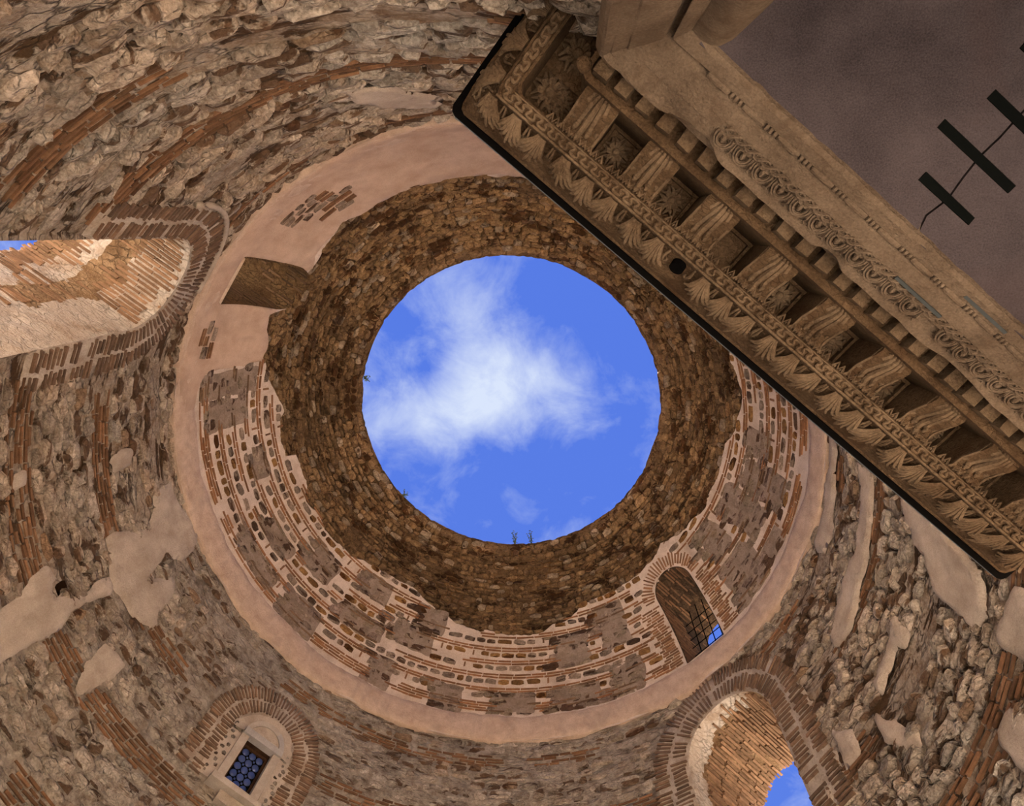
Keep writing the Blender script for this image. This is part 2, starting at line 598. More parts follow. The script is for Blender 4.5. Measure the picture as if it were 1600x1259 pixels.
class Pieces:
    """stones or bricks of one wall: the largest in view become objects, the rest one joined part"""
    def __init__(self, parent, name, kind, rest, cap=290, margin=260):
        self.parent, self.name, self.kind, self.rest, self.cap, self.margin = parent, name, kind, rest, cap, margin
        self.items = []

    def add(self, p, x, y, z, w_, h_, d_, tint, rot=0.0):
        if rot:
            c, s = math.cos(rot), math.sin(rot)
            x, y = c * x + s * y, -s * x + c * y
        self.items.append((p, x * w_, y * h_, z * d_, tint, int(RNG.integers(len(TM[self.kind])))))

    def on_wall(self, th, v, w_, h_, d_, tint, rot=0.0, off=0.0):
        p, x, y, z = frame(th, v)
        self.add(p + z * off, x, y, z, w_, h_, d_, tint, rot)

    def done(self):
        if not self.items: return
        C = np.array([i[0] for i in self.items])
        X = np.array([i[1] for i in self.items])
        Y = np.array([i[2] for i in self.items])
        a, ok = project(C)
        b, _ = project(C + X)
        c, _ = project(C + Y)
        area = np.abs((b - a)[:, 0] * (c - a)[:, 1] - (b - a)[:, 1] * (c - a)[:, 0])
        m = self.margin
        keep = ok & (a[:, 0] > -m) & (a[:, 0] < 1600 + m) & (a[:, 1] > -m) & (a[:, 1] < 1259 + m)
        fr = keep & (a[:, 0] > 0) & (a[:, 0] < 1600) & (a[:, 1] > 0) & (a[:, 1] < 1259)
        hid = poly_sd(a[:, 0], a[:, 1], [(735, 150), (745, 195), (1590, 905), (1700, 950), (1700, -50), (860, -50), (800, 35)]) < 0
        rank = np.where(fr & ~hid, area, -1)
        order = np.argsort(-rank)
        ind = [i for i in order[:self.cap] if rank[i] > 0]
        inds = set(ind)
        for i in ind:
            p, x, y, z, tint, k = self.items[i]
            o = link(self.name, TMMESH[self.kind][k], self.parent, mat4(x, y, z, p))
            o.color = (*tint, 1)
        VV, FF, TT, n = [], [], [], 0
        for i, (p, x, y, z, tint, k) in enumerate(self.items):
            if i in inds or not keep[i]: continue
            V, F = TM[self.kind][k]
            VV.append(V @ np.stack([x, y, z]) + p)
            FF += [tuple(q + n for q in f) for f in F]
            TT.append(np.tile([*tint, 1.0], (len(V), 1)))
            n += len(V)
        if VV:
            me = mesh(self.rest, np.concatenate(VV), FF, MT[('brick_' if self.kind == 'brick' else 'stone_') + 'attr'])
            at = me.attributes.new('tint', 'FLOAT_COLOR', 'POINT')
            at.data.foreach_set('color', np.concatenate(TT).astype(np.float32).ravel())
            o = link(self.rest, me, self.parent)
            if self.parent.name in PINV: o.matrix_parent_inverse = PINV[self.parent.name]
            o['kind'] = 'stuff'


# ------------------------------------------------------------------ openings (angle, half width, springing, arched?, bottom)
def arch_sd(thc, hw, spring, bottom=-9.0):
    def f(th, v):
        x = np.radians(dang(th, thc)) * np.where(np.asarray(v) <= H2, RW, prof(v)[0])
        v = np.asarray(v, float)
        up = np.hypot(x, v - spring) - hw
        side = np.maximum(np.abs(x) - hw, bottom - v)
        return np.where(v > spring, up, side)
    return f


def rect_sd(thc, hw, lo, hi):
    def f(th, v):
        x = np.radians(dang(th, thc)) * RW
        v = np.asarray(v, float)
        return np.maximum(np.abs(x) - hw, np.maximum(lo - v, v - hi))
    return f


TH_A, HW_A, SP_A = 43.0, 0.915, 9.08
TH_B, HW_B, SP_B = -144.3, 0.845, 9.05
TH_W, HW_W = 129.9, 0.262
SD_A = arch_sd(TH_A, HW_A, SP_A)
SD_B = arch_sd(TH_B, HW_B, SP_B)
SD_W = rect_sd(TH_W, HW_W, 7.80, 8.70)
TH_D = -51.1
SD_P = rect_sd(172.0, 0.085, 7.53, 7.72)
SD_D = rect_sd(TH_D - 0.0, 2.15, -9, 4.55)
TH_U2, TH_U3 = 42.0, -145.0
SD_U2 = arch_sd(TH_U2, 0.50, 13.12, 11.32)
SD_U3 = arch_sd(TH_U3, 0.52, 12.95, 11.36)


def wall_mesh(name, th0, th1, v0, v1, res, holes, disp, mat, parent=None, off=0.0, vtop=None):
    rmid = float(prof(min(v0, v1))[0])
    nc = max(2, int(abs(th1 - th0) * math.pi / 180 * rmid / res) + 1)
    nr = max(2, int((v1 - v0) / res) + 1)
    th, vv = np.meshgrid(np.linspace(th0, th1, nc), np.linspace(v0, v1, nr))
    if vtop is not None:
        top = vtop(th)
        vv = v0 + (vv - v0) / (v1 - v0) * (top - v0)
    dead = np.zeros((nr - 1, nc - 1), bool)
    edge = np.zeros(th.shape, bool)
    for sd_ in holes:
        s = sd_(th, vv)
        e = 1e-3
        gt = (sd_(th + e / 6.0 * 57.3, vv) - s) / e
        gv = (sd_(th, vv + e) - s) / e
        nr2 = gt ** 2 + gv ** 2 + 1e-6
        near = np.abs(s) < 0.62 * res
        vv = np.where(near, vv - s * gv / nr2, vv)
        th = np.where(near, th - np.degrees(s * gt / nr2 / RW), th)
        edge |= near
        s2 = sd_(th, vv)
        cen = (s2[:-1, :-1] + s2[1:, :-1] + s2[:-1, 1:] + s2[1:, 1:]) / 4
        dead |= cen < 0
    base = surf(th, vv)
    d = disp(base) if disp else 0.0
    d = np.where(edge, 0.0, d) + off
    P = surf(th, vv, d).reshape(-1, 3)
    F = grid_faces(nr, nc)[~dead.ravel()]
    return link(name, mesh(name, P, F, mat), parent)


ROUGH = lambda amp, sc: (lambda P: amp * fbm(P * sc, 3))

# ------------------------------------------------------------------ plaster patches: outlines as angle (deg), height
PATCH = {
    'left_big': [(174.9, 8.63), (170.2, 8.53), (166.6, 8.43), (159.5, 8.6), (157.3, 8.87), (158.7, 9.04), (158.9, 9.56), (161.5, 9.71), (164.4, 9.16), (165.8, 9.73), (162.3, 10.03), (162.9, 10.42), (164.5, 10.75), (168.9, 10.68), (171.8, 10.53), (177.8, 10.51), (176.0, 9.94), (171.2, 9.61)],
    'left_long': [(174.7, 6.3), (174.9, 7.04), (175.6, 7.48), (173.7, 7.60), (173.4, 7.50), (171.4, 7.45), (170.6, 7.62), (169.3, 7.95), (168.5, 8.46), (166.3, 8.41), (167.9, 7.68), (166.8, 7.41), (166.7, 7.17), (167.9, 6.85), (168.1, 6.2)],
    'left_low': [(161.0, 7.93), (156.0, 7.98), (156.2, 7.59), (156.1, 7.26), (158.0, 7.1), (159.4, 7.2), (160.3, 7.57)],
    'left_spot': [(-169.2, 7.22), (-169.7, 7.47), (-171.8, 7.41), (-171.5, 7.22)],
    'left_spot2': [(-176.5, 9.05), (-173.5, 9.0), (-172.5, 9.3), (-174, 9.6), (-176.6, 9.45)],
    'right_strip': [(-14, 10.68), (-7.7, 10.62), (7.0, 10.62), (11.0, 10.62), (10.5, 10.12), (7.0, 10.07), (-0.7, 10.33), (-7.7, 10.36), (-13, 10.3)],
    'right_strip2': [(-9, 9.6), (-7.2, 9.05), (1.4, 8.95), (7.6, 8.83), (12.2, 8.7), (16.2, 8.69), (18.7, 8.81), (18.7, 8.97), (14.5, 9.18), (10.8, 9.38), (3.1, 9.31), (-4, 9.4)],
    'right_slab': [(7.8, 7.91), (7.1, 7.43), (9.6, 7.43), (10.9, 7.57), (17.1, 7.43), (17.6, 7.82), (13.6, 7.84)],
    'right_slab2': [(19.3, 7.51), (17.6, 7.2), (15.8, 6.75), (16.3, 6.6), (18.8, 6.76), (20.6, 7.01), (20.2, 7.29)],
    'right_edge': [(-2.3, 6.16), (-7.9, 5.99), (-8.1, 5.5), (-0.9, 5.5), (-1.0, 5.92), (-1.1, 6.09)],
    'right_edge2': [(6.8, 5.77), (3.6, 5.75), (2.9, 5.3), (7.7, 5.2), (7.3, 5.55), (7.7, 5.69)],
    'right_big': [(-11, 8.3), (-9.7, 8.19), (-9.4, 7.58), (-7.6, 6.79), (-5.8, 6.43), (-3.3, 6.35), (-0.1, 6.46), (-0.1, 6.86), (-0.2, 7.26), (-3.1, 7.66), (-5.6, 8.06)],
    'arch_spot': [(31.0, 8.22), (29.6, 8.15), (29.6, 7.8), (31.5, 7.78)],
    'arch_spot2': [(26.7, 7.96), (24.0, 7.6), (24.5, 7.28), (27.4, 7.26), (27.3, 7.54)],
    'arch_spot3': [(31.0, 7.36), (30.2, 7.11), (31.6, 7.05), (32.0, 7.31)],
    'back_spot': [(-102.0, 8.03), (-98.1, 8.18), (-95.3, 8.62), (-93.4, 9.04), (-94.0, 9.57), (-98.3, 9.5), (-102.0, 8.94), (-102.7, 8.32)],
}
PINKPATCH = [(-164.2, 13.12), (-164.8, 12.48), (-164.8, 12.04), (-165.0, 11.56), (-168.2, 11.35), (-171.7, 11.29), (-171.7, 10.9), (-165, 10.7), (-70, 10.7), (-70, 13.3), (-83.1, 13.26), (-100.7, 13.2), (-109.1, 13.15), (-121.5, 13.1), (-125.9, 13.0), (-137.8, 13.24), (-150.1, 13.28), (-152.3, 12.88), (-160.1, 13.06)]


def xy(th, v, ref):
    return np.radians(dang(th, ref)) * RW, np.asarray(v, float)


def in_patch(th, v, margin=0.03):
    for pl in PATCH.values():
        ref = pl[0][0]
        if abs(dang(th, ref)) > 45: continue
        P = [(float(np.radians(dang(a, ref)) * RW), b) for a, b in pl]
        x, y = xy(th, v, ref)
        if poly_sd(np.array([x]), np.array([y]), P)[0] < -margin: return True
    return False


def patch(name, poly, thick, mat, parent, res=0.05, holes=(), off=0.0, rough=0.016, wob=0.07):
    ref = poly[0][0]
    P = np.array([(np.radians(dang(a, ref)), b) for a, b in poly])
    x0, y0 = P.min(0) - 0.03
    x1, y1 = P.max(0) + 0.03
    rm = RW
    nc = int((x1 - x0) * rm / res) + 2
    nr = int((y1 - y0) / res) + 2
    X, Y = np.meshgrid(np.linspace(x0, x1, nc), np.linspace(y0, y1, nr))
    PP = P * [rm, 1]

    def sd_(xx, yy):
        w3 = np.stack([xx * rm, yy, np.zeros_like(xx)], -1)
        s = poly_sd(xx * rm, yy, PP) + wob * fbm(w3 * 2.7 + 31 * ref, 3)
        for hsd in holes:
            s = np.maximum(s, -hsd(np.degrees(xx) + ref, yy))
        return s
    s = sd_(X, Y)
    e = 2e-3
    gx = (sd_(X + e / rm, Y) - s) / e
    gy = (sd_(X, Y + e) - s) / e
    g2 = np.maximum(gx ** 2 + gy ** 2, 0.2)
    near = np.abs(s) < 0.75 * res
    X = np.where(near, X - s * gx / g2 / rm, X)
    Y = np.where(near, Y - s * gy / g2, Y)
    s2 = sd_(X, Y)
    c = (s2[:-1, :-1] + s2[1:, :-1] + s2[:-1, 1:] + s2[1:, 1:]) / 4
    live = (c < 0).ravel()
    th = np.degrees(X) + ref
    base = surf(th, Y)
    d = thick * np.clip(-s2 / 0.045, -0.3, 1.0) + rough * fbm(base * 2.3, 3) * np.clip(-s2 / 0.1, 0, 1)
    V = surf(th, Y, d + off).reshape(-1, 3)
    F = grid_faces(nr, nc)[live]
    used = np.unique(F)
    mp = np.full(len(V), -1)
    mp[used] = np.arange(len(used))
    return link(name, mesh(name, V[used], mp[F], mat, True), parent)


# ------------------------------------------------------------------ floor and ground
n = 72
V = [(AX, AY, 0.0)] + [(AX + 6.3 * math.cos(2 * math.pi * i / n), AY + 6.3 * math.sin(2 * math.pi * i / n), 0.0) for i in range(n)]
fl = obj('floor', V, [(0, 1 + i, 1 + (i + 1) % n) for i in range(n)], MT['floor'])
tag(fl, kind='structure')
g = obj('ground', [(-60, -60, -0.05), (60, -60, -0.05), (60, 60, -0.05), (-60, 60, -0.05)], [(0, 1, 2, 3)], MT['ground'])
tag(g, kind='structure')

# ------------------------------------------------------------------ lower wall in four quarters
BANDS = [(4.2, 4.6), (5.64, 6.04), (7.10, 7.50), (8.66, 8.96), (10.08, 10.30)]
SECT = {'wall_left': (-186.0, -96.0, [SD_B]), 'wall_right': (-6.0, 84.0, [SD_A]),
        'wall_front': (84.0, 174.0, [SD_W, SD_P]), 'wall_back': (-96.0, -6.0, [SD_D])}
WALL = {}


def wall_disp(P):
    th = np.arctan2(P[..., 1] - AY, P[..., 0] - AX)
    calm = np.clip((np.cos(th - rad(112)) - 0.35) / 0.4, 0, 1)
    x = np.stack([np.cos(th) * 9, np.sin(th) * 9, P[..., 2] * 4.6], -1)
    ledge = np.abs(fbm(x * 0.8, 4))
    d = 0.018 * fbm(P * 1.5, 2) + (0.07 - 0.03 * calm) * (0.35 - ledge) + 0.013 * fbm(P * 7.0, 3) - 0.034 + 0.024 * calm
    hv = P[..., 2] - EYE + 0.035 * np.sin(th * 7 + 2.5)
    for b0, b1 in BANDS:
        d = np.where((hv > b0 - .05) & (hv < b1 + .03), -0.020 + 0.25 * d, d)
    return np.where(P[..., 2] > H2 + EYE + 0.2, 0.062, d)


for nm, (a, b, holes) in SECT.items():
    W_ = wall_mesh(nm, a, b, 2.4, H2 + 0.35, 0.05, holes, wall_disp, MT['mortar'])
    tag(W_, kind='structure')
    WALL[nm] = W_
    lo = wall_mesh('wall_foot', a, b, -1.6, 2.4, 0.3, [h for h in holes if h not in (SD_W, SD_P)], None, MT['mortar'], W_)


def sector(th):
    t = (th + 186.0) % 360.0 - 186.0
    return 'wall_left' if t < -96 else 'wall_back' if t < -6 else 'wall_right' if t < 84 else 'wall_front'


c_grey = np.array([0.56, 0.505, 0.44])
c_pink = np.array([0.58, 0.475, 0.375])
c_brown = np.array([0.25, 0.15, 0.085])
c_ora = np.array([0.27, 0.135, 0.068])


def ring_keep(th, v):
    """keep clear of openings and their brick rings"""
    if SD_A(th, v) < (0.74 if v > SP_A - 1.6 else 0.36): return False
    if SD_B(th, v) < (0.66 if v > SP_B - 1.2 else 0.30): return False
    x, y = float(np.radians(dang(th, TH_W)) * RW), float(v)
    if abs(x) < 0.62 and 7.4 < y < 8.75: return False
    if y >= 8.75 and math.hypot(x, y - 8.75) < 1.18 and abs(x) < 1.3: return False
    if SD_D(th, v) < 0.1: return False
    if SD_P(th, v) < 0.14: return False
    return True


ST = {k: Pieces(WALL[k], 'stone', 'stone', 'small_stones') for k in WALL}
BR = {k: Pieces(WALL[k], 'brick', 'brick', 'small_bricks') for k in WALL}


def tint_wall(th, v):
    t = (th + 186.0) % 360.0 - 186.0
    f = float(fbm(np.array([[math.cos(rad(th)) * 4, math.sin(rad(th)) * 4, v * 0.8]]), 2)[0])
    base = c_grey * (0.5 - f * .6) + c_pink * (0.5 + f * .6)
    if t < -100: base = base * [1.02, 0.98, 0.95]
    base = base * RNG.uniform(0.66, 1.22)
    if RNG.random() < 0.035: base = base * [.62, .5, .4]
    return np.clip(base, 0.02, 0.9)


def tint_brick():
    c = c_ora * (1 - (q := RNG.random()) * .55) + c_brown * q * .55
    return np.clip(c * RNG.uniform(0.65, 1.15), 0.02, .9)


v = 2.9
while v < H2 - 0.06:
    band = next((b for b in BANDS if b[0] <= v < b[1]), None)
    if band:
        th = -186.0 + RNG.uniform(0, 2)
        while th < 174:
            L = RNG.uniform(0.17, 0.36)
            dth = math.degrees((L + 0.03) / RW)
            tc_, k = th + dth / 2, sector(th + dth / 2)
            wv = 0.035 * math.sin(rad(tc_) * 7 + v * 0.4)
            worn = float(fbm(np.array([[math.cos(rad(tc_)) * 3.2, math.sin(rad(tc_)) * 3.2, band[0] * 3]]), 2)[0])
            if worn > -0.30 and RNG.random() < 0.86 and ring_keep(tc_, v) and not in_patch(tc_, v):
                BR[k].on_wall(tc_, v + wv + RNG.normal(0, .004), L, RNG.uniform(.026, .038), RNG.uniform(0.010, 0.020), tint_brick() * RNG.uniform(.6, 1.15), RNG.normal(0, 0.02), -0.012)
            th += dth
        v += 0.072
        continue
    nb = min([b[0] for b in BANDS if b[0] > v] + [H2])
    rh = RNG.uniform(0.12, 0.235)
    if nb - v - rh < 0.09: rh = nb - v
    th = -186.0 + RNG.uniform(0, 3)
    while th < 174:
        t = (th + 186.0) % 360.0 - 186.0
        L = RNG.uniform(0.16, 0.46) * (1.0 + 0.2 * (t < -60))
        gap = RNG.uniform(0.012, 0.04)
        dth = math.degrees((L + gap) / RW)
        tc_ = th + dth / 2
        k = sector(tc_)
        wv = 0.035 * math.sin(rad(tc_) * 7 + v * 0.4) + RNG.normal(0, 0.012)
        vc = v + rh / 2 + wv
        calm = 58 < tc_ < 150
        dep = RNG.uniform(0.020, 0.045) if calm else RNG.uniform(0.030, 0.085)
        if RNG.random() > 0.055 and ring_keep(tc_, vc) and not in_patch(tc_, vc):
            q = RNG.random()
            if q < 0.22 and rh > 0.14:
                for s_ in (-1, 1):
                    ST[k].on_wall(tc_, vc + s_ * rh * .25, L * RNG.uniform(.85, 1.05), rh * .46, dep * RNG.uniform(.7, 1.1), tint_wall(tc_, vc), RNG.normal(0, .05), -0.015)
            else:
                ST[k].on_wall(tc_, vc, L, (rh - gap * .75) * RNG.uniform(.9, 1.12), dep, tint_wall(tc_, vc), RNG.normal(0, .05), -0.015)
        th += dth
    v += rh

for nm, pl in PATCH.items():
    patch('plaster_patch', pl, 0.046, MT['plaster'], WALL[sector(pl[0][0])])

# ------------------------------------------------------------------ arched openings: brick rings, tunnels, soffit bricks
def arch_ring(parent, thc, rings, spring, pitch, a0=0.0, a1=180.0, tintf=tint_brick, legs=0.0, name='arch_brick', prot=0.016, ok=None, cap=290, off=0.03):
    pc = Pieces(parent, name, 'brick', 'small_arch_bricks', cap)
    for (r0, r1) in rings:
        rm = (r0 + r1) / 2
        nb_ = int(rad(a1 - a0) * rm / pitch)
        for i in range(nb_ + 1):
            a = rad(a0 + (a1 - a0) * i / nb_)
            x, v_ = rm * math.cos(a), spring + rm * math.sin(a)
            th = thc + math.degrees(x / float(prof(v_)[0]))
            if ok and not ok(th, v_): continue
            if RNG.random() < 0.05: continue
            pc.on_wall(th, v_, (r1 - r0) * RNG.uniform(.66, 1.04), pitch * RNG.uniform(.34, .56), prot * RNG.uniform(.6, 1.4), tintf(), a_rot(a), off)
        if legs > 0:
            for s_ in (-1, 1):
                yy = pitch
                while yy < legs:
                    if RNG.random() > 0.08:
                        th = thc + s_ * math.degrees(rm / RW)
                        pc.on_wall(th, spring - yy, (r1 - r0) * RNG.uniform(.6, 1.04), pitch * RNG.uniform(.34, .56), prot * RNG.uniform(.6, 1.4), tintf(), RNG.normal(0, .02), off)
                    yy += pitch
    pc.done()


def ring_bed(parent, thc, r0, r1, spring, legs, mat, off=0.03, a0=0.0, a1=180.0, vmax=10.68):
    """pale mortar bed in which the ring bricks are set"""
    rows = []
    for y in (np.linspace(-legs, 0, 16)[:-1] if legs else []):
        rows.append([(r, spring + y) for r in np.linspace(r0, r1, 8)])
    for a in np.radians(np.linspace(a0, a1, 48)):
        rows.append([(r * math.cos(a), spring + r * math.sin(a)) for r in np.linspace(r0, r1, 8)])
    for y in (np.linspace(0, -legs, 16)[1:] if legs else []):
        rows.append([(-r, spring + y) for r in np.linspace(r0, r1, 8)])
    A_ = np.array(rows)
    v_ = np.minimum(A_[..., 1], vmax)
    th = thc + np.degrees(A_[..., 0] / RW)
    B_ = surf(th, v_)
    d = off - 0.008 + 0.010 * fbm(B_ * 4, 3)
    d[:, -1] = -0.05
    d[:, -2] -= np.clip(0.05 * fbm(B_[:, -2] * 2.5, 3) + .02, 0, 1)
    d[:, 0] = 0.0
    d[0] = d[-1] = -0.06
    d[1] -= 0.02
    d[-2] -= 0.02
    return obj('ring_mortar', surf(th, v_, d).reshape(-1, 3), grid_faces(A_.shape[0], A_.shape[1]), mat, parent)


def a_rot(a):
    # frame x axis runs against increasing angle, so mirror
    return math.pi - a


def tunnel(parent, thc, hw, spring, hbot, depth, mat, name='reveal', jag=0.03, mat2=None, sel=None):
    e = np.array([math.cos(rad(thc)), math.sin(rad(thc))])
    l = np.array([-e[1], e[0]])
    pts = [(hw, hbot + (spring - hbot) * i / 60) for i in range(60)] + \
          [(hw * math.cos(math.pi * i / 50), spring + hw * math.sin(math.pi * i / 50)) for i in range(51)] + \
          [(-hw, spring - (spring - hbot) * (i + 1) / 60) for i in range(60)]
    nd = 40
    A_ = np.array(pts)
    x, h = A_[:, :1], A_[:, 1:]
    f = np.linspace(0, 1, nd)[None]
    r0 = np.sqrt(RW * RW - x * x)
    rend = RW + depth + jag * RNG.uniform(-1, 1, x.shape)
    r = r0 + (rend - r0) * f
    nx, nh = x + 0 * f, np.where(h > spring, h - spring, 0.0) + 0 * f
    ln = np.hypot(nx, nh)
    q = 0.02 * vnoise(np.stack(np.broadcast_arrays(x * 6 + 0 * r, h * 6 + 0 * r, r * 4 + thc), -1)) * (f > 0)
    xx, hh_ = x + nx / ln * q, h + nh / ln * q
    V = np.stack([AX + e[0] * r + l[0] * xx, AY + e[1] * r + l[1] * xx, hh_ + EYE], -1).reshape(-1, 3)
    o = obj(name, V, grid_faces(len(pts), nd), mat, parent)
    if mat2:
        o.data.materials.append(mat2)
        jj = np.arange(nd - 1)[None] + 0 * x[:-1]
        rr_ = depth * (jj + .5) / (nd - 1) + 0.14 * fbm(np.stack(np.broadcast_arrays(x[:-1] * 4 + 0 * jj, h[:-1] * 4 + 0 * jj, thc + jj * .25), -1), 3)
        idx = [1 if sel(pts[k][0], pts[k][1], rr_[k, m_]) else 0 for k in range(len(pts) - 1) for m_ in range(nd - 1)]
        o.data.polygons.foreach_set('material_index', idx)
    return o


def soffit_bricks(parent, thc, hw, spring, hbot, depth, pitch, tintf, ok, name='soffit_brick', L0=0.30, L1=0.42, prot=0.03, cap=290):
    e = np.array([math.cos(rad(thc)), math.sin(rad(thc)), 0])
    l = np.array([-e[1], e[0], 0])
    up = np.array([0, 0, 1.0])
    pc = Pieces(parent, name, 'brick', 'small_soffit_bricks', cap)
    per = (spring - hbot) + math.pi * hw + (spring - hbot)
    u = 0.0
    while u < per:
        if u < spring - hbot:
            x, h, nx, nh = hw, hbot + u, 1.0, 0.0
        elif u < spring - hbot + math.pi * hw:
            a = (u - (spring - hbot)) / hw
            x, h, nx, nh = hw * math.cos(a), spring + hw * math.sin(a), math.cos(a), math.sin(a)
        else:
            x, h, nx, nh = -hw, spring - (u - (spring - hbot) - math.pi * hw), -1.0, 0.0
        r = math.sqrt(RW * RW - x * x) + RNG.uniform(0, .2)
        while r < RW + depth - 0.05:
            L = RNG.uniform(L0, L1)
            r2 = min(r + L, RW + depth + RNG.uniform(-.02, .06))
            if ok(x, h, (r + r2) / 2 - RW) and RNG.random() > 0.06:
                p = np.array([AX, AY, EYE]) + e * (r + r2) / 2 + l * x + up * h
                zax = -(l * nx + up * nh)
                yax = np.cross(zax, e)
                pc.add(p, e, yax, zax, r2 - r, pitch * RNG.uniform(.5, .64), prot * RNG.uniform(.4, 1.3), tintf())
            r = r2 + 0.02
        u += pitch
    pc.done()


def ringtint(f):
    return lambda: np.clip((tint_brick() * f + c_grey * 0.09) * RNG.uniform(.75, 1.2), 0.02, .9)


arch_ring(WALL['wall_right'], TH_A, [(0.93, 1.27), (1.30, 1.62)], SP_A, 0.080, 0, 180, ringtint(.6), 2.2, ok=lambda th, v_: v_ < 10.66)
ring_bed(WALL['wall_right'], TH_A, 0.915, 1.64, SP_A, 2.2, MT['ring'])
arch_ring(WALL['wall_left'], TH_B, [(0.86, 1.18), (1.21, 1.50)], SP_B, 0.082, 0, 180, ringtint(.62), 1.75, ok=lambda th, v_: v_ < 10.66)
ring_bed(WALL['wall_left'], TH_B, 0.845, 1.52, SP_B, 1.9, MT['ring'])
arch_ring(WALL['wall_front'], TH_W, [(0.62, 0.87), (0.89, 1.16)], 8.75, 0.070, -6, 186, ringtint(.7), 1.1)
ring_bed(WALL['wall_front'], TH_W, 0.60, 1.17, 8.75, 1.1, MT['ring'])

tunnel(WALL['wall_right'], TH_A, HW_A, SP_A, 4.5, 1.85, MT['reveal_brown'], mat2=MT['reveal'], sel=lambda x, h, r: (x > -.2 and r < .42 and h > 7) or (h > 9.8 and r < .3))
tunnel(WALL['wall_left'], TH_B, HW_B, SP_B, 4.5, 2.0, MT['reveal'], mat2=MT['reveal_brown'], sel=lambda x, h, r: (h > 8.1 and .75 < r < 1.25 and x < 0.3) or (h > 9.3 and r > 1.6))
brn = lambda: np.clip((c_brown * .6 + c_ora * .5) * RNG.uniform(.6, 1.15), .02, .9)
soffit_bricks(WALL['wall_right'], TH_A, HW_A, SP_A, 6.6, 1.85, 0.072, brn,
              lambda x, h, r: not (x > 0.1 and r < 0.42 and h > 8.2 and not (h > 9.9)) and not (h > 9.85 and r < 0.25), prot=0.045)
soffit_bricks(WALL['wall_left'], TH_B, HW_B, SP_B, 6.2, 2.0, 0.078, brn,
              lambda x, h, r: (h > 9.25 and r < 0.95) or (h > 8.6 and r > 1.45) or (x < 0 and 7.6 < h < 9.0 and 0.7 < r < 1.35 and RNG.random() < .5), prot=0.018)

# string plaster line round the outside of the left arch ring
pts = []
for i in range(26):
    a = rad(-8 + 110 * i / 25)
    pts.append(surf(TH_B + math.degrees(1.555 * math.cos(a) / RW), SP_B + 1.555 * math.sin(a), 0.02))
pts = [p for p in pts if p[2] < H2 + EYE]
MB().tube(pts, 0.05, 6).obj('arch_edge_plaster', MT['plaster'], WALL['wall_left'], True)

for k in ST:
    ST[k].done()
    BR[k].done()

# ------------------------------------------------------------------ upper wall: brick and stone facing of the dome foot
TOPS = np.array([(-190, 13.5), (-177.9, 13.67), (-164.8, 13.12), (-152, 12.88), (-150, 13.26), (-138, 13.22), (-126, 12.98), (-121.5, 13.08), (-109, 13.12), (-100.7, 13.18), (-83, 13.24), (-60, 13.4), (-25.1, 13.62), (-21.1, 13.6), (-9.3, 13.49), (2.8, 13.81), (21.6, 13.92), (30.0, 13.95), (38.0, 14.16), (44, 14.1), (49.0, 13.9), (64.8, 13.98), (72, 13.7), (78.7, 13.5), (87.3, 13.47), (95.8, 13.40), (104.4, 13.64), (114.2, 13.93), (122.9, 13.95), (135.6, 13.84), (149.5, 13.64), (164.4, 13.82), (182.1, 13.67), (190, 13.5)])


def vtop(th, wob=0.10):
    t = (np.asarray(th, float) + 190.0) % 360.0 - 190.0
    q = np.interp(t, TOPS[:, 0], TOPS[:, 1])
    a = np.radians(t)
    return q + wob * fbm(np.stack([np.cos(a) * 13, np.sin(a) * 13, 0 * a], -1), 4)


UP = wall_mesh('wall_upper', -180, 180, H2, 14.0, 0.075, [SD_U2, SD_U3], lambda P: 0.010 * fbm(P * 3.0, 3), MT['white_mortar'], None, 0.05, vtop)
tag(UP, kind='structure')
# edge of the facing, turned back to the dome rubble
tt = np.linspace(-180, 180, 720)
e0 = surf(tt, vtop(tt), 0.05)
e1 = surf(tt, vtop(tt) + 0.05, -0.04)
Fq = [(i, i + 1, 720 + i + 1, 720 + i) for i in range(719)]
obj('facing_edge', np.concatenate([e0, e1]), [q for i, q in enumerate(Fq) if float(SD_U3(tt[i], float(vtop(tt[i])))) > 0.0], MT['tufa'], UP)

UST = Pieces(UP, 'facing_stone', 'block', 'small_facing_stones', 298)
UTF = Pieces(UP, 'tufa_block', 'slab', 'small_tufa_blocks', 298)
UBR = Pieces(UP, 'brick', 'brick', 'small_bricks', 298)
c_tuf = np.array([0.36, 0.28, 0.215])
c_ochre = np.array([0.30, 0.165, 0.062])


def upper_ok(th, v, m=0.0):
    if v > float(vtop(th)) - 0.01: return False
    ref = PINKPATCH[0][0]
    P = [(float(np.radians(dang(a, -120)) * RW), b) for a, b in PINKPATCH]
    if poly_sd(np.array([float(np.radians(dang(th, -120)) * RW)]), np.array([float(v)]), P)[0] < 0.02: return False
    if SD_U2(th, v) < (0.40 if v > 12.9 else 0.50): return False
    if SD_U3(th, v) < 0.05: return False
    return True


